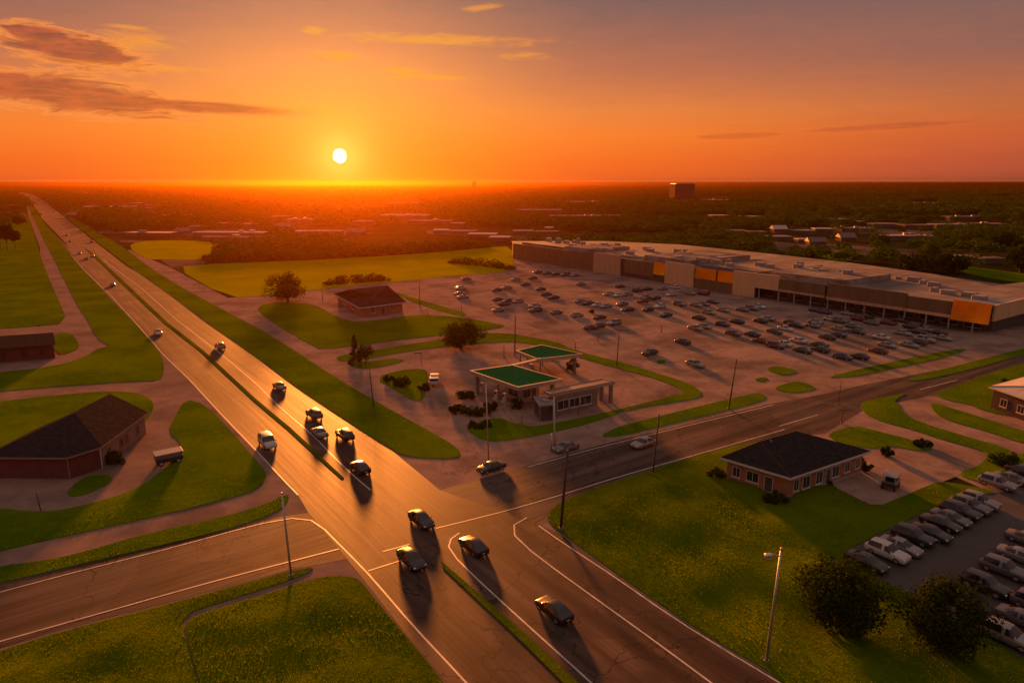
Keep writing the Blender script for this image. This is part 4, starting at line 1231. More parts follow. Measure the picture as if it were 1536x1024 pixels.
for q1, q2 in zip(e, e[1:] + e[:1]):
    q1 = Vector((*q1, 0)); q2 = Vector((*q2, 0))
    dd, nn, LL = wall_frame(q1, q2); c = (q1 + q2) / 2 + nn * .03
    gb.box((c.x, c.y, zt - .12), (LL + .05, .05, .2), math.atan2(dd.y, dd.x))
gb.build('eave_board', M_BARNPALE, root)
MB().prism(e, 2.905, 2.93).build('soffit', M_BARNPALE, root)
q = Bl[1]; MB().tube((q[0], q[1] - .08, 0), (q[0], q[1] - .08, 2.8), .06).build('downpipe', M_BARNPALE, root)
q = Bl[2]; MB().tube((q[0] + .08, q[1] - .06, 0), (q[0] + .08, q[1] - .06, 2.8), .07).build('downpipe', M_TRIM, root)
tag(root, 'dark red brick barn with brown and black shingle roof', 'barn')

# brown farm house at the frame edge
A_, B_, C_ = P(-70, 549), P(83, 537), P(80, 509)
hip = hip_house('farm_house', C_ + Vector((-0, 0, 0)), B_, B_ + Vector((-1, 0, 0)) * 0.01 + (A_ - B_), 3.0, 1.6, .5, '', M_BARNRED, M_SHINGLEB, M_BARNPALE, [], [], ridge_in=1.0) if False else None
root = empty('farm_house', B_)
fw = (A_ - B_); sd_ = (P(78, 514) - B_); sd_ = sd_.normalized() * 9.0
f0 = Vector((0, 0, 0)); f1 = fw; f2 = fw + sd_; f3 = sd_
MB().prism([(q.x, q.y) for q in (f0, f1, f2, f3)], 0, 3.0).build('wall', M_BARNRED, root)
rr = MB()
o1 = -sd_.normalized() * .6; o2 = sd_.normalized() * .6; ox = -fw.normalized() * .4
pts = [f0 + o1 + ox, f1 + o1, f2 + o2, f3 + o2 + ox, (f0 + f3) / 2 + ox, (f1 + f2) / 2]
rr.v = [(q.x, q.y, z) for q, z in zip(pts, (3.05, 3.05, 3.05, 3.05, 4.7, 4.7))] + [(q.x, q.y, z) for q, z in zip(pts, (2.93, 2.93, 2.93, 2.93, 4.58, 4.58))]
rr.f = [(1, 0, 4, 5), (3, 2, 5, 4), (7, 11, 10, 6), (9, 10, 11, 8), (0, 1, 7, 6), (3, 4, 10, 9), (4, 0, 6, 10), (2, 3, 9, 8)]
rr.build('roof', M_SHINGLEB, root)
gl = MB(); gl.poly([(f0.x, f0.y, 3.0), ((f3).x, f3.y, 3.0), ((f0 + f3).x / 2, (f0 + f3).y / 2, 4.55)]); gl.build('gable', M_BARNPALE, root)
for fr in (.12, .3, .5):
    add_window(root, f1, f0, 1 - fr, 1.0, .9, 1.1, fm=M_BARNRED)
tag(root, 'brown gabled farm house cut by the frame beside the western lane', 'house')

# white roofed house at the bend
Wa, Wb, Wc = P(1486, 612), P(1560, 640), P(1640, 612)
hip_house('bend_house', Wa, Wb, Wc, 3.4, .9, .6, 'grey house with pale flat roof inside the road bend', M_FARWALL2, M_PALEROOF, M_TRIM,
          [(.25, 1.2, 1.0, 1.2, 'window'), (.6, 1.2, 1.0, 1.2, 'window')], [(.3, 1.2, 1.0, 1.2, 'window')], ridge_in=4.0)

# ---- filling station
ZC = 4.0


def canopy_quad(pxs, z):
    return [P(a, b, z) for a, b in pxs]


def flat_canopy(name, q, z, thick, inset, label, posts, top_m, rim_m):
    """flat roofed canopy: rim slab all round, sunken top sheet, posts to the ground"""
    org = Vector((q[0].x, q[0].y, 0))
    root = empty(name, org)
    l = [Vector((p_.x, p_.y, 0)) - org for p_ in q]
    ctr = sum(l, Vector()) / len(l)
    MB().prism([(p_.x, p_.y) for p_ in l], z - thick, z - .12).build('slab', rim_m, root)
    inn = [p_ + (ctr - p_).normalized() * inset for p_ in l]
    rim = MB()
    n_ = len(l)
    for k in range(n_):
        k2 = (k + 1) % n_
        a, b, c, d_ = l[k], l[k2], inn[k2], inn[k]
        i = len(rim.v)
        rim.v += [(a.x, a.y, z - .118), (b.x, b.y, z - .118), (c.x, c.y, z - .118), (d_.x, d_.y, z - .118), (a.x, a.y, z + .08), (b.x, b.y, z + .08), (c.x, c.y, z + .08), (d_.x, d_.y, z + .08)]
        rim.f += [(i + 4, i + 5, i + 6, i + 7), (i, i + 1, i + 5, i + 4), (i + 1, i + 2, i + 6, i + 5), (i + 2, i + 3, i + 7, i + 6), (i + 3, i, i + 4, i + 7)]
    rim.build('rim', M_RIMS, root)
    MB().poly([(p_.x, p_.y, z + .02) for p_ in inn]).build('roof_sheet', top_m, root)
    for fx, fy, kind in posts:
        # bilinear position in the quad
        a = l[0].lerp(l[1], fx); b = l[3].lerp(l[2], fx); p_ = a.lerp(b, fy)
        if kind == 'post':
            MB().tube((p_.x, p_.y, 0), (p_.x, p_.y, z - thick - .002), .13, .13, 10).build('post', M_GREYWALL, root)
        else:
            MB().box((p_.x, p_.y, (z - thick) / 2), (.5, .5, z - thick - .004), ANG_V).build('pier', M_GREYWALL, root)
    return tag(root, label, 'canopy'), root, l


q1 = canopy_quad([(704, 556), (777, 581.5), (845, 569), (768, 547)], ZC)
flat_canopy('fuel_canopy', q1, ZC, .55, .55, 'green roofed fuel canopy with pale rim at the filling station', [(.08, .1, 'pier'), (.92, .12, 'post'), (.5, .12, 'post'), (.1, .88, 'post'), (.92, .85, 'pier')], M_GREENROOF, M_CREAM)
q2 = canopy_quad([(773, 526), (806, 539), (875, 531), (812, 517)], ZC)
flat_canopy('fuel_canopy', q2, ZC, .6, .5, 'smaller faded green canopy behind the pale rimmed one', [(.1, .1, 'post'), (.9, .12, 'post'), (.1, .9, 'post'), (.9, .9, 'pier')], M_GREENROOF, M_CREAM)
# linking beam between them
a, b = P(760, 549, ZC), P(812, 537, ZC)
lw = MB(); d, n, L = wall_frame(Vector((a.x, a.y, 0)), Vector((b.x, b.y, 0))); c = (a + b) / 2
lw.box((0, 0, ZC - .15), (L, .8, .35), math.atan2(d.y, d.x))
o = empty('link_roof', (c.x, c.y, 0)); lw.build('beam', M_CREAM, o)
MB().tube((0, 0, 0), (0, 0, ZC - .33), .14).build('post', M_CREAM, o)
tag(o, 'narrow pale roof beam joining the two green canopies', 'canopy')
# low building with orange lit roof
q3 = canopy_quad([(815, 586), (826, 591), (923, 572), (905, 568)], 3.6)
cn, root, l = flat_canopy('station_shop', q3, 3.6, .5, .25, 'long low station shop under a thin flat roof', [(.9, .95, 'pier'), (.1, .95, 'pier')], M_MALLROOF, M_CREAM)
cn['category'] = 'shop'
wl_ = [l[0].lerp(l[3], .08).lerp(l[1], .25), l[1].lerp(l[2], .06), l[1].lerp(l[2], .72), l[0].lerp(l[3], .72)]
MB().prism([(p_.x, p_.y) for p_ in wl_], 0, 3.09).build('wall', M_SHOPWALL, root)
for fr in (.2, .45, .7):
    add_window(root, wl_[1], wl_[2], fr, 2.4, .7, 1.5)
# store under the main canopy
sa, sb, sc2 = P(735, 592), P(772, 607), P(815, 597)
sa, sb, sc2 = P(738, 590), P(778, 606), P(826, 594)
root = empty('kiosk_store', sb)
aa = (sa - sb) * .55; bb = (sc2 - sb) * .62
pts = [aa + bb * .12, bb * .12, bb, aa + bb]
MB().prism([(p_.x, p_.y) for p_ in pts], 0, 3.2).build('wall', M_CREAM, root)
add_window(root, pts[0], pts[1], .5, 2.6, .8, 1.6); add_window(root, pts[1], pts[2], .3, 1.6, .8, 1.6); add_window(root, pts[1], pts[2], .7, 1.1, .05, 2.2, 'door')
tag(root, 'cream store wall under the green fuel canopy', 'shop')
# blue grey kiosk
kq = canopy_quad([(799, 594), (809, 609), (832, 606), (829, 597)], 2.7)
cn, root, l = flat_canopy('kiosk', kq, 2.7, .18, .06, 'small kiosk with mottled blue grey roof before the station shop', [(.1, .1, 'post'), (.1, .9, 'post'), (.9, .1, 'post'), (.92, .92, 'post')], M_ROOFGREY, M_GREYWALL)
cn['category'] = 'kiosk'
ctr = sum(l, Vector()) / 4
MB().prism([((ctr + (p_ - ctr) * .7).x, (ctr + (p_ - ctr) * .7).y) for p_ in l], 0, 2.5).build('wall', M_SHADOWWALL, root)
MB().box((ctr.x, ctr.y, 2.82), (1.2, .8, .3), ANG_V).build('roof_unit', M_UNIT, root)
# fuel pumps and islands
pump_spots = [(724, 588), (745, 600), (757, 604), (792, 546), (830, 540)]
for i, (x, y) in enumerate(pump_spots):
    p_ = P(x, y)
    root = empty('fuel_pump', (p_.x, p_.y, .0), ANG_V)
    MB().box((0, 0, .08), (2.4, 1.0, .16), 0, .05).build('base', M_CREAM, root)
    MB().box((0, 0, .95), (.75, .5, 1.55), 0, .05).build('cabinet', M_TRIM, root)
    MB().box((0, -.265, 1.3), (.5, .03, .4)).build('screen', M_GLASS, root)
    tag(root, ['fuel pump at the outer corner of the green canopy', 'fuel pump before the round planted bed', 'fuel pump nearest the kiosk store', 'fuel pump at the west side of the faded green canopy', 'fuel pump at the east side of the faded green canopy'][i], 'fuel pump', 'pumps of the filling station')

# ------------------------------------------------------------------ shopping mall
ZT = 7.0
root = empty('shopping_mall', P(1100, 440))
O = root.location.copy()
loc = lambda v: Vector((v[0] - O.x, v[1] - O.y, 0))
fx = [(770, 366), (890, 382), (934, 387), (990, 397), (1040, 402), (1087, 411), (1157, 420), (1228, 429), (1359, 444), (1434, 452), (1490, 460)]
front = [loc(P(x, y, ZT)) for x, y in fx]
# pull the front onto its straight line
fa, fb = front[0], front[-1]
fd = (fb - fa).normalized(); fn = Vector((fd.y, -fd.x, 0))
if fn.dot(loc((0, 0))) < 0: fn = -fn     # outward: toward the camera side
fpos = [(q_ - fa).dot(fd) for q_ in front]
line = lambda s, o_=0.0: fa + fd * s + fn * o_
backp = [loc(P(x, y, ZT)) for x, y in [(1536, 449), (1700, 438), (1560, 420), (1490, 428), (1402, 411), (1277, 394), (1152, 380), (1018, 366.5), (908, 361.5), (768, 361.5)]]
roofpoly = [line(0), line(fpos[-1])] + backp
inner = [line(0, -.4), line(fpos[5], -.4), line(fpos[5], -5.0), line(fpos[-1] - 1.5, -5.0)] + [q_ + (line(fpos[5], -20) - q_).normalized() * .4 for q_ in backp]
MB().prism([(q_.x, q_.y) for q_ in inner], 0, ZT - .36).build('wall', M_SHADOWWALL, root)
MB().prism([(q_.x, q_.y) for q_ in roofpoly], ZT - .35, ZT - .05).build('roof', M_MALLROOF, root)


def panel(i0, i1, z0, z1, m, o0=.0, th=.5, name='fascia_panel', s0=None, s1=None):
    a = fpos[i0] if s0 is None else s0; b = fpos[i1] if s1 is None else s1
    c = line((a + b) / 2, o0)
    o_ = MB().box((0, 0, 0), (abs(b - a) - .05, th, z1 - z0)).build(name, m, root)
    o_.location = (c.x, c.y, (z0 + z1) / 2)
    rz_ = math.atan2(fd.y, fd.x)
    front_neg = Vector((math.sin(rz_), -math.cos(rz_), 0)).dot(fn) > 0
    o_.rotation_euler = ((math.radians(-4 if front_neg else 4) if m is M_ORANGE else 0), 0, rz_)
    return o_


panel(0, 1, 0, ZT + .35, M_CLADD)
panel(1, 2, 0, ZT + 1.0, M_CLADT, .2)
g = fpos[2] + 2.2; g2 = fpos[2] + (fpos[3] - fpos[2]) * .74
panel(2, 3, 1.6, ZT - .02, M_CLADD, .0, s0=g, s1=g2)
panel(2, 3, 2.6, ZT + .15, M_ORANGE, .05, s0=g2, name='orange_window')
panel(3, 4, 0, ZT + 1.1, M_CLADB, .6)
panel(4, 5, 0, 3.4, M_CLADD, .0)
mid_ = fpos[4] + (fpos[5] - fpos[4]) * .58
panel(4, 5, 3.45, ZT + .1, M_ORANGE, .02, s1=mid_ - .3, name='orange_window')
panel(4, 5, 3.45, ZT + .1, M_ORANGE, .02, s0=mid_ + .3, name='orange_window')
hb = fpos[5] + (fpos[6] - fpos[5]) * .5
panel(5, 6, 0, ZT + .9, M_CLADB, .5, s1=hb)
panel(5, 6, 3.3, ZT + .9, M_CLADB, .5, s0=hb)
panel(6, 7, 3.9, ZT + .1, M_CLADD, .3); panel(6, 7, 3.2, 3.88, M_CLADT, .33, name='band')
panel(7, 8, 3.8, ZT + .7, M_CLADD, .45, s0=fpos[7] + .7); panel(7, 8, 2.9, 3.78, M_CLADT, .48, s0=fpos[7] + .7, name='band')
panel(8, 9, 3.7, ZT + .05, M_CLADD, .3); panel(8, 9, 2.9, 3.68, M_CLADB, .33, name='band')
panel(9, 10, 2.6, ZT + .6, M_ORANGE, .7, name='orange_window')
# end wing
wa, wb = line(fpos[-1], .0), backp[0]
wdir = (wb - wa).normalized()
for (s0, s1, z0, z1, m) in ((.9, 34, 3.3, ZT + .3, M_CLADB),):
    c = wa + wdir * ((s0 + s1) / 2)
    MB().box((c.x, c.y, (z0 + z1) / 2), (s1 - s0, .5, z1 - z0), math.atan2(wdir.y, wdir.x)).build('fascia_panel', m, root)
c = wa + wdir * 9 - fd * 4.5
# raised roof blocks of the larger stores
for t0, t1, d0, d1, hh in ((.015, .17, 3, 14, 1.0), (.185, .27, 2, 24, 1.8), (.29, .40, 3, 42, .8), (.42, .53, 2.5, 36, 2.0), (.55, .67, 3, 38, .9), (.69, .81, 2.5, 28, 1.6)):
    q_ = [line(fpos[-1] * t0, -d0), line(fpos[-1] * t1, -d0), line(fpos[-1] * t1, -d1), line(fpos[-1] * t0, -d1)]
    MB().prism([(v_.x, v_.y) for v_ in q_], ZT - .047, ZT + hh).build('roof_block', M_MALLROOF if hh < 1.5 else M_ROOFLIGHT, root)
# darker roof sheet over the corner
tri = [line(fpos[9] + .3, .2), line(fpos[-1] - .1, .2), wa + wdir * 22, line(fpos[9] + 3, -9)]
MB().prism([(q_.x, q_.y) for q_ in tri], ZT - .03, ZT + .25).build('corner_roof', M_ROOFGREY, root)
for s in [hb + 1.5] + [fpos[6] + k * 5.5 for k in range(0, 100) if fpos[6] + k * 5.5 < fpos[-1] - 1]:
    c = line(s, .2)
    MB().tube((c.x, c.y, 0), (c.x, c.y, 3.6), .22, .22, 8).build('column', M_CREAM, root)
# shopfront glazing along the arcade
for k in range(60):
    s = fpos[5] + 2 + k * 5.5
    if s > fpos[-1] - 5: break
    a_ = line(s, -5.0); b_ = line(s + 4.4, -5.0)
    add_window(root, b_, a_, .5, 4.0, .4, 2.3) if fn.dot(wall_frame(b_, a_)[1]) > 0 else add_window(root, a_, b_, .5, 4.0, .4, 2.3)
# roof plant
ru = random.Random(11)
backmid = [line(fpos[-1] * t_, -ru.uniform(6, 30)) for t_ in np.linspace(.03, .97, 44)]
for iu, q_ in enumerate(backmid):
    sx, sy, sz = ru.uniform(1.4, 3.6), ru.uniform(1.4, 2.6), ru.uniform(2.0, 2.9) * (.45 if iu > 34 else 1)
    MB().box((q_.x, q_.y, ZT - .05 + sz / 2), (sx, sy, sz), ANG_V, .08).build('rooftop_unit', M_UNIT, root)
for t_, dp, ln in ((.18, 14, 30), (.40, 18, 26), (.55, 12, 22), (.34, 30, 24), (.72, 16, 20)):
    c = line(fpos[-1] * t_, -dp)
    MB().box((c.x, c.y, ZT + .2), (ln, .4, .5), math.atan2(fd.y, fd.x)).build('parapet', M_CREAM, root)
tag(root, 'long flat roofed shopping mall with brown fascia and orange glazing', 'shopping mall')
MALL_POLY = np.array([[q_.x + O.x, q_.y + O.y] for q_ in roofpoly])

# ------------------------------------------------------------------ tower and far buildings
M_TOWER = mat('tower_dark_glass', (0.07, 0.055, 0.055), (0.09, 0.07, 0.07), 0.05, 0.7, spec=0.1)
M_TOWER_LIT = mat('tower_sunlit_side', (0.11, 0.075, 0.05), (0.14, 0.09, 0.06), 0.05, 1.0, spec=0.0)  # low sun on the west face put into the colour, lighter and warmer
tp = P(1012, 303.5); tq = P(1041, 303.5); ts = P(1004, 302.3)
root = empty('office_block', tp)
w_ = (tq - tp); s_ = (ts - tp); s_ = s_.normalized() * 60
hgt = 34.0
MB().prism([(0, 0), (w_.x, w_.y), ((w_ + s_).x, (w_ + s_).y), (s_.x, s_.y)], 0, hgt).build('wall', M_TOWER, root)
d, n, L = wall_frame(s_, Vector((0, 0, 0)))
c = s_ / 2 + n * .3
MB().box((c.x, c.y, hgt / 2), (s_.length, .5, hgt - .5), math.atan2(d.y, d.x)).build('sunlit_face', M_TOWER_LIT, root)  # thin sheet carrying the painted sunlit tone of the west face
MB().prism([(1, 1), (w_.x - 1, 1), ((w_ + s_).x - 1, (w_ + s_).y - 1), (s_.x + 1, s_.y)], hgt + .004, hgt + 1.2).build('roof', M_UNIT, root)
tag(root, 'dark square office block standing alone above the woods', 'office block')
for x, w2, hh, lb in ((710.5, 6, 42.5, 'far skyline tower, shorter of the distant pair'), (713.5, 4.5, 44.5, 'far skyline tower, taller of the distant pair')):
    dd = Vector(((x - 768) / F * 2950, 3000, 0))
    o = MB().box((0, 0, hh / 2), (w2, 7, hh)).box((0, 0, hh + .6), (w2 * .5, 3, 1.2)).build('skyline_tower', M_TOWER); o.location = dd
    tag(o, lb, 'tower', 'towers on the skyline')

M_FAR = {
    'white': mat('far_white_roof', (0.50, 0.43, 0.41), (0.58, 0.50, 0.47), 0.1, 0.8, spec=0.0),
    'pale grey': mat('far_grey_roof', (0.28, 0.235, 0.215), (0.35, 0.295, 0.27), 0.1, 0.8, spec=0.0),
    'tan': mat('far_tan_roof', (0.23, 0.16, 0.125), (0.29, 0.205, 0.16), 0.1, 0.8, spec=0.0),
    'brown': mat('far_brown_roof', (0.16, 0.10, 0.08), (0.22, 0.14, 0.11), 0.1, 0.7),
}
M_FARWALL = mat('far_wall', (0.12, 0.08, 0.06), (0.17, 0.115, 0.09), 0.1, 0.9, spec=0.0)
# x0, x1, base y, height m, depth m, roof colour, gabled
FB = {
    'in the town beside the far highway': [(0, 11, 290, 12, 30, 'tan', 0), (108, 146, 292, 8, 60, 'pale grey', 0), (117, 196, 313, 5, 40, 'white', 0), (198, 210, 309, 9, 25, 'white', 0), (215, 225, 311, 7, 25, 'pale grey', 0), (211, 237, 316, 6, 30, 'tan', 0), (222, 234, 322, 5, 20, 'white', 0), (240, 262, 327, 5, 25, 'pale grey', 0), (12, 22, 311, 6, 15, 'brown', 0), (273, 286, 327, 6, 20, 'white', 0), (100, 116, 326, 5, 14, 'tan', 1)],
    'in the low town before the sun': [(186, 258, 355, 4.5, 16, 'brown', 0), (283, 298, 347, 7, 18, 'tan', 0), (288, 402, 355, 5, 18, 'white', 0), (302, 398, 361, 4, 10, 'pale grey', 0), (395, 428, 331, 7, 40, 'tan', 0), (425, 470, 335, 6, 40, 'tan', 0), (440, 457, 353, 5, 20, 'white', 0), (458, 510, 353, 5, 20, 'pale grey', 0), (262, 282, 351, 4, 14, 'brown', 1), (410, 436, 345, 5, 16, 'brown', 1), (360, 384, 341, 5, 20, 'pale grey', 0), (322, 350, 340, 5, 20, 'tan', 0)],
    'beyond the dark wood': [(530, 560, 338, 6, 30, 'tan', 0), (569, 644, 329, 7, 50, 'pale grey', 0), (612, 676, 337, 6, 30, 'tan', 0), (676, 696, 341, 6, 25, 'pale grey', 0), (650, 672, 350, 4, 18, 'white', 0), (674, 714, 352, 4.5, 16, 'pale grey', 0), (703, 745, 357, 4.5, 18, 'white', 0), (735, 765, 362, 4.5, 16, 'white', 0), (579, 631, 309, 9, 60, 'tan', 0), (520, 545, 352, 4, 14, 'brown', 1)],
    'among the woods behind the mall': [(848, 903, 307, 9, 50, 'pale grey', 0), (1043, 1093, 304, 10, 40, 'white', 0), (768, 843, 320, 7, 50, 'tan', 0), (826, 905, 329, 6, 40, 'tan', 0), (908, 933, 329, 7, 25, 'tan', 0), (818, 830, 347, 5, 12, 'white', 0), (770, 800, 352, 4.5, 20, 'pale grey', 0), (804, 838, 353, 4.5, 18, 'tan', 0), (1068, 1095, 328, 6, 25, 'white', 0), (1115, 1148, 330, 6, 30, 'pale grey', 0), (1095, 1120, 352, 5, 20, 'pale grey', 0), (1124, 1150, 354, 5, 18, 'tan', 0)],
    'among the trees east of the mall': [(1247, 1276, 336, 8, 25, 'white', 0), (1288, 1297, 337, 5, 15, 'white', 0), (1312, 1352, 342, 6, 22, 'pale grey', 0), (1356, 1400, 344, 6, 22, 'tan', 0), (1404, 1450, 343, 6, 22, 'pale grey', 0), (1452, 1512, 342, 6, 25, 'tan', 0), (1162, 1181, 350, 6, 18, 'white', 1), (1193, 1222, 352, 5, 20, 'pale grey', 0), (1224, 1250, 350, 6, 15, 'white', 0), (1262, 1312, 348, 5, 20, 'pale grey', 0), (1332, 1400, 361, 5.5, 18, 'white', 0), (1367, 1410, 309, 9, 50, 'pale grey', 0), (1425, 1472, 331, 7, 25, 'tan', 0), (1477, 1520, 374, 4, 16, 'tan', 0), (1152, 1187, 361, 4.5, 16, 'pale grey', 0), (1197, 1212, 365, 4.5, 10, 'white', 0), (1290, 1301, 300, 10, 40, 'white', 0), (1215, 1240, 368, 4, 12, 'brown', 1), (1436, 1470, 392, 4, 12, 'pale grey', 0), (1474, 1506, 395, 4, 12, 'tan', 0), (1262, 1284, 362, 4.5, 14, 'brown', 1)],
}
FAR_BOXES = []
M_FARYARD = mat('far_yard_paving', (0.11, 0.078, 0.062), (0.17, 0.125, 0.10), 0.05, 0.9, spec=0.0)
for reg, lst in FB.items():
    cc_ = {}
    lst = sorted(lst)
    for (x0, x1, yb, hh, dep, colr, gab) in lst:
        kind = ('long ' if (x1 - x0) > 40 else 'short ' if (x1 - x0) > 18 else 'small ') + colr
        tot = sum(1 for q_ in lst if (('long ' if (q_[1] - q_[0]) > 40 else 'short ' if (q_[1] - q_[0]) > 18 else 'small ') + q_[5], q_[6]) == (kind, gab))
        i = cc_.get((kind, gab), 0); cc_[(kind, gab)] = i + 1
        a = P(x0, yb); b = P(x1, yb)
        # no two stand squarely: turn the block with the town grid
        w = (b - a).length
        hh *= .5; root = empty('far_building', (a + b) / 2, 0.0)
        wd = w; dpt = min(dep, w * 1.2 + 8) * .6
        yaw = ru.uniform(-.12, .06)
        root.rotation_euler = (0, 0, yaw)
        root.location += Vector((0, dpt / 2, 0))
        MB().box((0, 0, hh / 2), (wd, dpt, hh)).build('wall', M_FARWALL, root)
        if gab:
            rb = MB(); e_ = .5
            rb.v = [(-wd / 2 - e_, -dpt / 2 - e_, hh + .02), (wd / 2 + e_, -dpt / 2 - e_, hh + .02), (wd / 2 + e_, dpt / 2 + e_, hh + .02), (-wd / 2 - e_, dpt / 2 + e_, hh + .02), (-wd / 2 - e_, 0, hh + 2.6), (wd / 2 + e_, 0, hh + 2.6)]
            rb.f = [(0, 1, 5, 4), (2, 3, 4, 5), (1, 2, 5), (3, 0, 4)]
            rb.build('roof', M_FAR[colr], root)
        else:
            MB().box((0, 0, hh + .25), (wd + .6, dpt + .6, .5)).build('roof', M_FAR[colr], root)
            if w > 25:
                for t_ in range(2):
                    MB().box((ru.uniform(-.4, .4) * wd, ru.uniform(-.3, .3) * dpt, hh + 1.1), (ru.uniform(2, 4), 2, 1.2)).build('rooftop_unit', M_UNIT, root)
        rt = 'gabled' if gab else 'flat roofed'
        lab = '%s %s building %s' % (kind, rt, reg)
        if tot > 1: lab = '%s %s %s, %s from west' % (kind, 'gable building' if gab else 'building', reg, ORD[i])
        tag(root, lab, 'building', 'far buildings ' + reg)
        FAR_BOXES.append((x0, x1, yb - hh * F / max(a.y, 1) - 2, yb))

# pale far roads and yards
for pts, lb in [([(148, 347), (300, 344), (420, 349), (520, 346), (560, 350), (420, 356), (260, 352), (150, 350)], 'pale town yards before the sun'), ([(180, 360), (357, 364), (430, 363), (519, 358), (521, 361), (430, 367), (300, 367), (180, 363)], 'pale road along the wood edge'),
                ([(1152, 362), (1250, 366), (1380, 376), (1470, 380), (1470, 388), (1330, 386), (1152, 374)], 'pale yards behind the mall'), ([(640, 346), (770, 354), (840, 350), (840, 356), (770, 362), (700, 354), (640, 350)], 'pale yards beyond the dark wood'),
                ([(1230, 340), (1400, 346), (1520, 342), (1520, 348), (1380, 354), (1230, 348)], 'pale street among the eastern trees'), ([(240, 389), (312, 391), (305, 397), (258, 401)], 'dirt strip between the meadow and the golden field')]:
    sheet('far_road', px(pts), -0.02, M_FARYARD, lb)

# ------------------------------------------------------------------ vegetation


def cards(cent, size, rs, up_bias=0.25, out=None):
    """leaf sized quads at the given centres"""
    n = len(cent)
    nr = rs.normal(size=(n, 3))
    if out is not None: nr = nr * 0.38 + out
    nr[:, 2] += up_bias
    nr /= np.linalg.norm(nr, axis=1)[:, None]
    a = np.cross(nr, rs.normal(size=(n, 3))); a /= np.linalg.norm(a, axis=1)[:, None]
    b = np.cross(nr, a)
    s = (size * rs.uniform(.55, 1.3, n))[:, None]
    a = a * s * .5; b = b * s * .32
    v = np.stack([cent - a, cent + b, cent + a, cent - b], 1).reshape(-1, 3)
    f = np.arange(4 * n).reshape(-1, 4)
    return v, f


def crown_arrays(rs, rx, ry, rz_, cz, nclump, nleaf, leaf, lumpy=.3, cone=False):
    C = []; OUT = []
    lob = rs.normal(size=(7, 3)); lob[:, 2] = np.abs(lob[:, 2]) * .8; lob /= np.linalg.norm(lob, axis=1)[:, None]
    for k in range(nclump):
        d = rs.normal(size=3); d /= np.linalg.norm(d)
        swell = .74 + .42 * max(0.0, float((lob @ d).max())) ** 5
        if cone:
            h = rs.rand() ** 1.2
            rr = (1 - h) * rs.uniform(.55, 1.0)
            th = rs.uniform(0, 2 * math.pi)
            c = np.array([math.cos(th) * rr * rx, math.sin(th) * rr * ry, cz - rz_ + 2 * rz_ * h]); cr = .30 * rx * (1.1 - .7 * h)
        else:
            q_ = rs.uniform(.45, 1.0) ** .6 * (1 - lumpy * rs.rand()) * swell * 1.08
            c = np.array([d[0] * rx * q_, d[1] * ry * q_, cz + d[2] * rz_ * q_]); cr = rs.uniform(.22, .40) * (min(rx, rz_) * .6 + .4 * max(rx, rz_))
        m = nleaf
        e = rs.normal(size=(m, 3)); e /= np.linalg.norm(e, axis=1)[:, None]
        pts = c + e * (cr * rs.uniform(.5, 1.05, m) ** .5)[:, None]
        C.append(pts); OUT.append(e)
    C = np.concatenate(C); OUT = np.concatenate(OUT)
    ok = C[:, 2] > .05
    return cards(C[ok], leaf, rs, .9, OUT[ok])


def tree(name, pos, rx, rz_, trunk_h, label, seed, nclump=46, nleaf=60, leaf=.34, m=None, cat='tree', group=None, cone=False, ry=None, z0=0.1):
    rs = np.random.RandomState(seed)
    root = empty(name, (pos[0], pos[1], z0))
    cz = trunk_h + rz_ * .85
    v, f = crown_arrays(rs, rx, ry or rx, rz_, cz, nclump, nleaf, leaf, cone=cone)
    link('crown', arr_mesh('crown', v, f, [m or M_LEAF]), root)
    tb = MB()
    r0 = max(.08, rx * .07)
    tb.tube((0, 0, -.1), (rs.uniform(-.1, .1), rs.uniform(-.1, .1), trunk_h + rz_ * .4), r0, r0 * .65, 8)
    top = Vector((0, 0, trunk_h * .8))
    for k in range(6):
        th = k * 1.05 + rs.uniform(-.3, .3)
        e = Vector((math.cos(th) * rx * .6, math.sin(th) * rx * .6, cz + rz_ * rs.uniform(-.1, .5)))
        tb.tube(top + Vector((0, 0, k * rz_ * .06)), e, r0 * .5, r0 * .12, 6)
    tb.build('trunk', M_BARK, root)
    return tag(root, label, cat, group)


def bush(pos, rx, ry, rz_, label, seed, nclump=26, nleaf=110, leaf=.24, m=None, name='bush', cat='bush', group=None, rot=0.0):
    rs = np.random.RandomState(seed)
    v, f = crown_arrays(rs, rx, ry, rz_ * .8, rz_ * .6, max(nclump, 18), max(nleaf, 100), max(leaf, .2))
    o = link(name, arr_mesh(name, v, f, [m or M_LEAFD]))
    o.location = (pos[0], pos[1], .05); o.rotation_euler = (0, 0, rot)
    return tag(o, label, cat, group)


def at(x, y): return P(x, y, 0.1)


tree('round_tree', at(1262, 940), 3.6, 3.1, .0, 'broad dark tree on the near lawn beside the lamp post', 21, 110, 110, .26, M_LEAFD)
tree('round_tree', at(1414, 972), 2.9, 3.3, .0, 'taller dark tree on the near lawn beside the nearest parked row', 22, 100, 110, .26, M_LEAFD)
tree('spreading_tree', at(432, 451), 6.2, 4.4, .5, 'spreading brown green tree alone by the golden field', 23, 70, 80, .55, M_LEAF)
tree('spreading_tree', at(690, 521), 5.2, 3.1, .3, 'wide bushy tree behind the filling station', 24, 80, 80, .45, M_LEAF)
tree('pine_tree', at(533, 546), 1.5, 3.0, .7, 'thin pointed pine beside a round small tree', 25, 60, 40, .3, M_LEAFD, cone=True)
tree('small_tree', at(549, 546), 1.7, 1.8, 1.0, 'small round tree next to the thin pine', 26, 34, 50, .32, M_LEAF)
bush(at(604, 578), 1.9, 1.9, 1.3, 'round bush on the shrubby corner by the white pickup', 27)
bush(at(584, 572), 1.4, 1.2, .8, 'lower bush at the tip of the shrubby corner', 28, 10)
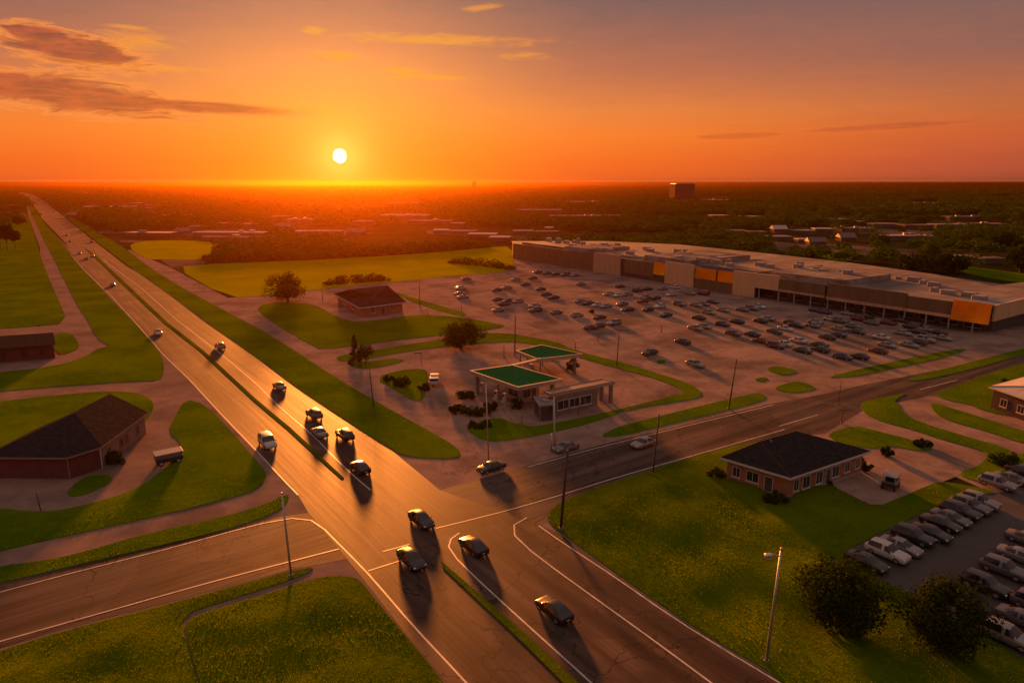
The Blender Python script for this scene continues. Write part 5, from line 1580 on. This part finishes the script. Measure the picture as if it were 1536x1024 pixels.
bush(at(637, 585), 1.3, 1.1, .9, 'bush behind the white pickup', 29, 10)
bush(at(700, 597), 2.4, 1.3, .9, 'clipped bush above the round bed at the filling station', 30)
bush(at(690, 618), 2.0, 1.3, .9, 'bush at the west side of the round bed', 31)
bush(at(714, 622), 2.8, 1.1, .9, 'long low bush along the front of the round bed', 32)
bush(at(737, 614), 1.4, 1.2, 1.0, 'bush by the lamp post on the round bed', 33)
bush(at(775, 612), 1.1, 1.0, 1.4, 'upright bush at the corner of the cream store', 34, 12)
bush(at(724, 640), 2.0, 1.2, .7, 'dark bush on the corner lawn of the filling station', 35, 10)
bush(at(858, 556), 1.3, 1.2, 1.6, 'bush under the end of the faded green canopy', 36, 12)
bush(at(1161, 752), 1.6, 1.1, .9, 'dark bush at the front corner of the brick house', 37, 18, 60, .18)
bush(at(1074, 716), 1.3, 1.4, .8, 'dark bush at the west end of the brick house', 38, 14, 60, .18)
bush(at(1296, 703), 1.2, 1.2, 1.0, 'bush at the east corner of the brick house', 39, 14)
bush(at(1328, 683), 1.0, 1.0, .9, 'round bush alone on the yard behind the brick house', 40, 12)
bush(at(1385, 669), 1.9, .9, .9, 'low straggling bush on the strip behind the brick house', 41, 12)
bush(at(1506, 695), 2.6, 1.6, 1.2, 'big bush at the end of the hooked grass band', 42, 18)
bush(at(1240, 724), .8, .7, .5, 'low shrub under the brick house windows', 43, 8, 50, .15)
bush(at(1512, 582), 1.6, 1.6, 1.3, 'bush behind the grey house at the bend', 44, 12)
bush(at(173, 694), 2.3, 1.3, 1.0, 'low dark bush beside the red barn wall', 45, 16)
bush(at(888, 468.5), 1, .8, .6, 'small shrub among the parked cars', 46, 6)
# hedges
rs0 = np.random.RandomState(5)


def hedge(x0, y0, x1, y1, w, h, label, seed, n=24):
    a, b = at(x0, y0), at(x1, y1)
    rs = np.random.RandomState(seed)
    C = []; O_ = []
    for k in range(n):
        t = (k + rs.rand()) / n
        c = a.lerp(b, t)
        e = rs.normal(size=(90, 3)); e /= np.linalg.norm(e, axis=1)[:, None]
        hh = h * rs.uniform(.6, 1.05) * min(1, 3 * t + .4, 3 * (1 - t) + .4)
        q_ = np.array([c.x + rs.normal() * w * .25, c.y + rs.normal() * w * .25, hh * .5])
        C.append(q_ + e * np.array([w * .6, w * .6, hh * .55])); O_.append(e)
    C = np.concatenate(C); O_ = np.concatenate(O_); ok = C[:, 2] > .02
    ctr = np.array([(a.x + b.x) / 2, (a.y + b.y) / 2, 0])
    v, f = cards(C[ok] - ctr, .7, rs, .9, O_[ok])
    o = link('hedge', arr_mesh('hedge', v, f, [M_LEAFD])); o.location = ctr
    return tag(o, label, 'hedge')


hedge(676, 394, 770, 404, 3.2, 3.6, 'dark hedge at the corner of the golden field', 51, 36)
hedge(486, 427, 582, 420, 2.6, 3.2, 'dark hedge behind the black roofed hall', 52, 30)


def vnoise(p, scale, seed):
    rs = np.random.RandomState(seed)
    tab = rs.rand(64, 64)
    q_ = p / scale
    i = np.floor(q_).astype(int); f = q_ - i; f = f * f * (3 - 2 * f)
    g = lambda a, b: tab[(i[:, 0] + a) % 64, (i[:, 1] + b) % 64]
    return (g(0, 0) * (1 - f[:, 0]) + g(1, 0) * f[:, 0]) * (1 - f[:, 1]) + (g(0, 1) * (1 - f[:, 0]) + g(1, 1) * f[:, 0]) * f[:, 1]


# near grass: standing blades over the lawns closest to the camera
M_BLADE = leaf_mat('grass_blades', (0.080, 0.128, 0.001), (0.120, 0.160, 0.002), 0.32)


def blades(lawn_o, dens, hmin, hmax, label, seed, maxd=95.0):
    rs = np.random.RandomState(seed)
    me = lawn_o.data
    nv = len(me.vertices); co = np.empty(nv * 3, np.float32); me.vertices.foreach_get('co', co); co = co.reshape(-1, 3)
    tri = np.array([p_.vertices[:3] for p_ in me.polygons if len(p_.vertices) == 3])
    A, B_, C_ = co[tri[:, 0]], co[tri[:, 1]], co[tri[:, 2]]
    area = np.linalg.norm(np.cross(B_ - A, C_ - A), axis=1) / 2
    cen = (A + B_ + C_) / 3
    d_ = np.hypot(cen[:, 0], cen[:, 1])
    w_ = area * np.clip((maxd - d_) / 30, 0, 1)
    n = int(w_.sum() * dens)
    idx = rs.choice(len(tri), n, p=w_ / w_.sum())
    r1_ = np.sqrt(rs.rand(n)); r2_ = rs.rand(n)
    p_ = A[idx] * (1 - r1_)[:, None] + B_[idx] * (r1_ * (1 - r2_))[:, None] + C_[idx] * (r1_ * r2_)[:, None]
    # patchy: longer where a slow noise is high
    g_ = .45 + .9 * vnoise(p_[:, :2], 5.0, seed)
    h_ = rs.uniform(hmin, hmax, n) * g_
    th = rs.uniform(0, 2 * math.pi, n)
    wd = h_ * .55
    dx = np.stack([np.cos(th), np.sin(th), np.zeros(n)], 1) * wd[:, None]
    lean = np.stack([rs.normal(size=n) * .3, rs.normal(size=n) * .3, np.ones(n)], 1) * h_[:, None]
    v = np.stack([p_ - dx * .5, p_ + dx * .5, p_ + dx * .18 + lean, p_ - dx * .18 + lean], 1).reshape(-1, 3)
    f = np.arange(4 * n).reshape(-1, 4)
    o = link('grass', arr_mesh('grass', v, f, [M_BLADE]))
    print('grass', n)
    return tag(o, label, 'grass', kind='stuff')


for lo in [o for o in COL.objects if o.name.startswith('lawn') and o.get('label') in ('near corner lawn beside the highway crossing', 'dark lawn sloping below the west cross road', 'big lawn sloping from the brick house to the highway', 'large lawn wrapping the barn drive beside the highway', 'grass verge between the lane and the west cross road')]:
    blades(lo, 22 if 'near corner' in lo['label'] or 'dark lawn' in lo['label'] else 12, .07, .17, 'standing grass on the ' + lo['label'].split(' beside')[0].split(' sloping')[0].split(' wrapping')[0].split(' between')[0] + (' by the crossing' if 'corner' in lo['label'] else ''), 200 + len(lo['label']))

# woods far off --------------------------------------------------
def in_poly(pts, poly):
    ins = np.zeros(len(pts), bool); j = len(poly) - 1
    for i in range(len(poly)):
        xi, yi = poly[i]; xj, yj = poly[j]
        ins ^= ((yi > pts[:, 1]) != (yj > pts[:, 1])) & (pts[:, 0] < (xj - xi) * (pts[:, 1] - yi) / (yj - yi + 1e-12) + xi)
        j = i
    return ins


def proj(pts):
    c, s = math.cos(TH), math.sin(TH)
    z = pts[:, 2] - H
    dep = pts[:, 1] * c - z * s
    upv = pts[:, 1] * s + z * c
    return 768 + F * pts[:, 0] / dep, 512 - F * upv / dep


KEEP_OUT = [np.array([[p_.x, p_.y] for p_ in px(poly)]) for poly in [
    [(x - 4, y) for x, y in HW_L] + [(x + 6, y) for x, y in HW_R[::-1]],
    [(60, 296), (90, 312), (150, 343), (200, 358), (335, 358), (330, 372), (320, 392), (734, 369), (772, 369), (772, 420), (1000, 440), (1500, 520), (300, 560), (0, 420), (60, 330)],
    [(-300, 330), (0, 345), (45, 318), (80, 350), (140, 430), (100, 520), (-300, 520)],
    [(1290, 377), (1390, 384), (1380, 392), (1290, 388)],
]]
# clearings where the photo shows roofs and open ground: x0, x1, y0, y1 of the ground, share of trees left
CLEAR = [(150, 560, 340, 366, .38), (80, 260, 305, 316, .4), (200, 300, 306, 330, .5), (390, 560, 326, 346, .7), (560, 700, 318, 362, .75), (700, 840, 340, 366, .5), (770, 930, 316, 332, .4), (1150, 1320, 340, 378, .22), (1320, 1410, 338, 366, .35), (1400, 1520, 336, 348, .3), (1090, 1160, 346, 362, .3), (1430, 1540, 385, 420, .25), (1150, 1420, 366, 384, .15), (-20, 40, 285, 318, .4)]


def wood(name, r0, r1, spacing, half, cw, ch, nq, leaf, label, seed, thr, m=M_FOREST):
    rs = np.random.RandomState(seed)
    n = int((r1 ** 2 - r0 ** 2) * half / spacing ** 2)
    th = rs.uniform(-half, half, n); r = np.sqrt(rs.uniform(r0 ** 2, r1 ** 2, n))
    p_ = np.stack([np.sin(th) * r, np.cos(th) * r], 1)
    keep = (vnoise(p_, spacing * 9, seed + 1) * .6 + vnoise(p_, spacing * 32, seed + 2) * .6) > thr
    for poly in KEEP_OUT: keep &= ~in_poly(p_, poly)
    # clear of the mall by six metres
    ctr = MALL_POLY.mean(0); keep &= ~in_poly(p_, ctr + (MALL_POLY - ctr) * 1.08)
    sx, sy = proj(np.concatenate([p_, np.zeros((n, 1))], 1))
    for x0, x1, y0, y1, q_ in CLEAR:
        keep &= ~((sx > x0) & (sx < x1) & (sy > y0) & (sy < y1) & (rs.rand(n) > q_))
    hpx = ch * 1.5 * F / r
    for x0, x1, yt, yb in FAR_BOXES:
        keep &= ~((sx > x0 - 1) & (sx < x1 + 1) & (sy > yt - 1) & (sy - hpx * .5 < yt + 3))
    p_ = p_[keep]; n = len(p_)
    k = nq
    e = rs.normal(size=(n, k, 3)); e /= np.linalg.norm(e, axis=2)[:, :, None]
    e[:, :, 2] = np.abs(e[:, :, 2]) * 1.0 - .15
    s = rs.uniform(.6, 1.25, (n, 1, 1))
    q_ = e * (rs.uniform(.55, 1.0, (n, k, 1)) ** .5) * np.array([cw / 2, cw / 2, ch * .62]) * s
    q_[:, :, 2] += ch * .45 * s[:, :, 0]
    q_[:, :, :2] += p_[:, None, :]
    v, f = cards(q_.reshape(-1, 3), leaf, rs, 1.6, e.reshape(-1, 3))
    v[:, 2] = np.maximum(v[:, 2], -.05)
    o = link(name, arr_mesh(name, v, f, [m]))
    tag(o, label, 'woodland', kind='stuff')
    print(name, n, len(f))
    return o


wood('woodland', 345, 900, 7.6, .70, 9.5, 7.0, 90, 1.9, 'dark green woods behind the mall and the field', 61, .40)
wood('woodland', 900, 2400, 14, .70, 18, 8.5, 40, 4.6, 'hazy woods in the middle distance', 62, .38)
wood('woodland', 2400, 7000, 40, .72, 52, 10, 22, 15, 'faint woods running to the horizon', 63, .44)


def belt(x0, y0, x1, y1, depth, h, n, label, seed, leaf=1.0, nq=110):
    """dense strip of wood"""
    a, b = P(x0, y0), P(x1, y1)
    rs = np.random.RandomState(seed)
    d = (b - a); nrm = Vector((-d.y, d.x, 0)).normalized()
    if nrm.y < 0: nrm = -nrm
    t = rs.rand(n); w = rs.rand(n) * depth
    base = np.array([[a.x + d.x * tt + nrm.x * ww, a.y + d.y * tt + nrm.y * ww] for tt, ww in zip(t, w)])
    e = rs.normal(size=(n, nq, 3)); e /= np.linalg.norm(e, axis=2)[:, :, None]
    s = rs.uniform(.65, 1.2, (n, 1, 1)) * np.minimum(1, np.minimum(4 * t + .45, 4 * (1 - t) + .45))[:, None, None]
    q_ = e * rs.uniform(.6, 1, (n, nq, 1)) * np.array([h * .55, h * .55, h * .5]) * s
    q_[:, :, 2] += h * .5 * s[:, :, 0]; q_[:, :, :2] += base[:, None, :]
    v, f = cards(q_.reshape(-1, 3), leaf, rs, 1.4, e.reshape(-1, 3)); v[:, 2] = np.maximum(v[:, 2], -.05)
    o = link('treeline', arr_mesh('treeline', v, f, [M_FOREST]))
    return tag(o, label, 'treeline', kind='stuff')


belt(300, 394, 470, 390, 18, 5.2, 130, 'dark wood along the west half of the golden field', 71)
belt(455, 391, 738, 372, 18, 5.6, 240, 'dark wood along the east half of the golden field', 72)
belt(122, 330, 215, 330, 30, 8, 90, 'dark tree belt beside the far highway', 73, 1.5)
belt(135, 343, 290, 341, 16, 6, 110, 'second dark tree belt before the town', 74, 1.5)

# single trees that stand out behind the mall and along the frame edges
for i, (x, y, rx, rz_, th_, lb) in enumerate([
    (1395, 408, 8.0, 6.2, 1.0, 'big olive tree rising behind the mall roof'),
    (1362, 408, 5.5, 3.6, .6, 'lower olive tree leaning against the big one behind the mall'),
    (1430, 410, 6.0, 4.0, .8, 'green tree east of the big olive tree behind the mall'),
    (1222, 388, 4.2, 2.6, .6, 'round dark tree beside the bright green bed behind the mall'),
    (1530, 408, 7.0, 6.0, 1.0, 'dark tall tree at the end of the mall wing'),
    (1510, 376, 6.5, 5.0, 1.0, 'dark tree beside a tan roof east of the mall'),
    (1455, 372, 6.5, 4.6, 1.0, 'bushy tree among the eastern roofs'),
    (1320, 372, 6.0, 3.6, .8, 'bushy green tree before the white roof east of the mall'),
    (1082, 372, 5.2, 3.4, .6, 'green tree just behind the mall back edge'),
    (1060, 373, 4.5, 3.0, .6, 'smaller green tree just behind the mall back edge'),
    (12, 376, 4.2, 4.6, 6.0, 'tall bare stemmed tree at the edge of the western field'),
    (24, 374, 3.4, 3.6, 4.8, 'second bare stemmed tree at the edge of the western field'),
    (2, 372, 4.0, 4.0, 5.5, 'third bare stemmed tree cut by the frame at the western field'),
    (28, 338, 6.0, 4.0, 1.0, 'low wide tree beyond the western field'),
]):
    tree('far_tree', P(x, y), rx, rz_, th_, lb, 100 + i, 44, 50, .95, M_LEAF if i in (0, 1, 6, 7) else M_LEAFD, z0=0.0)
lawn([(1222, 378), (1252, 379), (1280, 386), (1276, 391), (1252, 391), (1230, 386)], 'bright green bed behind the mall', M_GRASS, z=0.1, amp=.1, cell=4, seed=31)
lawn([(1430, 398), (1470, 402), (1600, 418), (1600, 432), (1500, 420), (1440, 408)], 'green verge behind the mall wing', M_GRASS, z=0.1, amp=.1, cell=4, seed=32)

# ------------------------------------------------------------------ poles and lamps


def pole_thing(name, bx, by, ty, r0, r1, m, label, cat, top=None, foot=True, group=None):
    b = P(bx[0], by, .05)
    dep = b.y * math.cos(TH) + H * math.sin(TH)
    # height from the pixel height
    c, s = math.cos(TH), math.sin(TH)
    k = -(ty - 512) / F
    # solve z so that the top projects at ty
    hgt = (k * (b.y * c + H * s) - (b.y * s - H * c)) / (c + k * s)
    root = empty(name, (b.x, b.y, 0.0))
    lean = (bx[1] - bx[0]) / F * dep
    MB().tube((0, 0, 0), (lean, 0, hgt), r0, r1, 10).build('pole', m, root, True)
    if foot: MB().tube((0, 0, 0), (0, 0, .35), r0 * 2.0, r0 * 1.7, 10).build('footing', M_GREYWALL, root)
    t = Vector((lean, 0, hgt))
    if top == 'lamp':
        MB().tube(t + Vector((0, 0, -.45)), t + Vector((-.75, -.1, -.15)), .05, .045, 6).build('arm', m, root)
        h_ = MB().box(t + Vector((-.95, -.12, -.28)), (.62, .42, .30), .2, .09).build('lamp_head', M_STEEL, root)
        MB().box(t + Vector((-.95, -.12, -.445)), (.42, .28, .03), .2).build('lens', M_LAMPC, h_)
        MB().box(t + Vector((.02, 0, .12)), (.16, .16, .30), 0, .03).build('photocell', M_STEEL, root)
    elif top == 'disc':
        MB().tube(t, t + Vector((0, 0, .18)), .95, .85, 16).build('lamp_head', M_TRIM, root)
    elif top == 'cap':
        MB().tube(t, t + Vector((0, 0, .12)), r1 * 1.25, r1 * .8, 10).build('cap', m, root)
    elif top == 'cross':
        MB().box(t + Vector((0, 0, -.5)), (1.6, .1, .12)).build('crossarm', m, root)
    return tag(root, label, cat, group)


for a in [
    ('street_lamp', (1149, 1155), 994, 826, .12, .075, M_STEEL, 'grey street lamp with one small head at the big lawn edge', 'street lamp', 'lamp'),
    ('utility_pole', (841, 849), 794, 676, .17, .13, M_WOODPOLE, 'thick dark timber pole at the corner of the big lawn', 'utility pole', 'cap'),
    ('street_lamp', (437, 433), 865, 740, .11, .08, M_STEEL, 'slim grey lamp post by the near corner lawn', 'street lamp', 'cap'),
    ('utility_pole', (979, 984), 712, 622, .11, .08, M_WOODPOLE, 'thin dark pole at the top edge of the big lawn', 'utility pole', 'cap'),
    ('utility_pole', (1093, 1099), 613, 540, .13, .09, M_WOODPOLE, 'dark pole on the frontage grass strip', 'utility pole', 'cap'),
    ('utility_pole', (561, 557), 614, 552, .10, .07, M_WOODPOLE, 'dark pole on the highway verge below the pine', 'utility pole', 'cap'),
    ('street_lamp', (733, 730), 692, 578, .10, .07, M_STEEL, 'tall grey lamp pole at the filling station corner', 'street lamp', 'cap'),
    ('street_lamp', (832, 830), 668, 597, .13, .11, M_TRIM, 'white post before the station kiosk', 'post', 'cap'),
    ('utility_pole', (772, 773), 532, 474, .13, .10, M_WOODPOLE, 'dark pole behind the faded green canopy', 'utility pole', 'cap'),
    ('utility_pole', (925, 927), 549, 500, .11, .08, M_WOODPOLE, 'dark pole on the looping grass strip', 'utility pole', 'cap'),
    ('street_lamp', (630, 630), 461, 424, .13, .10, M_WOODPOLE, 'dark lamp pole at the car park entry', 'street lamp', 'cap'),
    ('utility_pole', (1257, 1258), 606, 574, .07, .05, M_WOODPOLE, 'thin pole in the middle of the east junction', 'utility pole', 'cap'),
    ('utility_pole', (1262, 1262), 634, 610, .08, .06, M_WOODPOLE, 'short pole with a crossarm at the east junction', 'utility pole', 'cross'),
    ('utility_pole', (484, 484), 450, 433, .12, .09, M_WOODPOLE, 'short dark pole beside the black roofed hall', 'utility pole', 'cap'),
    ('marker_post', (692, 692), 469, 455, .08, .07, M_WOODPOLE, 'short post at the tip of the entry grass triangle', 'post', None),
    ('marker_post', (641, 641), 471, 462, .08, .07, M_WOODPOLE, 'short post east of the black roofed hall', 'post', None),
    ('marker_post', (863, 863), 523, 513, .08, .07, M_WOODPOLE, 'short post on the grass behind the fuel canopies', 'post', None),
    ('marker_post', (897, 897), 512, 500, .08, .06, M_WOODPOLE, 'thin post at the car park corner', 'post', None),
    ('marker_post', (992, 992), 498, 487, .08, .06, M_WOODPOLE, 'thin post among the parked cars', 'post', None),
    ('marker_post', (62, 59), 768, 738, .06, .05, M_WOODPOLE, 'thin leaning post on the yard before the barn', 'post', None),
    ('marker_post', (827, 827), 676, 650, .10, .09, M_STEEL, 'short post next to the white post by the kiosk', 'post', None),
    ('marker_post', (783, 783), 634, 620, .06, .05, M_WOODPOLE, 'thin post at the front edge of the station forecourt', 'post', None),
    ('marker_post', (868, 868), 622, 610, .06, .05, M_WOODPOLE, 'thin post before the station shop', 'post', None),
    ('marker_post', (756, 756), 536, 518, .08, .07, M_WOODPOLE, 'slim post west of the faded green canopy', 'post', None),
    ('utility_pole', (7, 7), 313, 298, .3, .25, M_WOODPOLE, 'pale pole beyond the western field', 'utility pole', 'cross'),
]:
    pole_thing(a[0], a[1], a[2], a[3], a[4], a[5], a[6], a[7], a[8], a[9])
# small sign by the pine
p_ = P(632, 545)
root = empty('small_sign', p_)
MB().tube((0, 0, 0), (0, 0, 2.4), .06).build('pole', M_WOODPOLE, root); MB().box((-.6, -.02, 2.25), (1.5, .06, .35)).build('board', M_GREYWALL, root)
tag(root, 'small arm sign on a post west of the fuel canopies', 'sign')

# ------------------------------------------------------------------ haze: one closed box of even, thin air
hm = bpy.data.materials.new('haze_air'); hm.use_nodes = True
t = NT(hm.node_tree)
pv = t.n('ShaderNodeVolumePrincipled')
pv.inputs['Color'].default_value = (0.115, 0.040, 0.004, 1)
pv.inputs['Density'].default_value = HAZE_DENSITY
pv.inputs['Anisotropy'].default_value = 0.85
out = t.n('ShaderNodeOutputMaterial'); t.l(pv.outputs[0], out.inputs['Volume'])
hb_ = MB().box((0, (BIG + 100 - 2100) / 2, 22.5), (2 * BIG + 200, BIG + 2300, 49)).build('haze', hm)
tag(hb_, 'thin warm evening haze over the flat land', 'haze', kind='stuff')
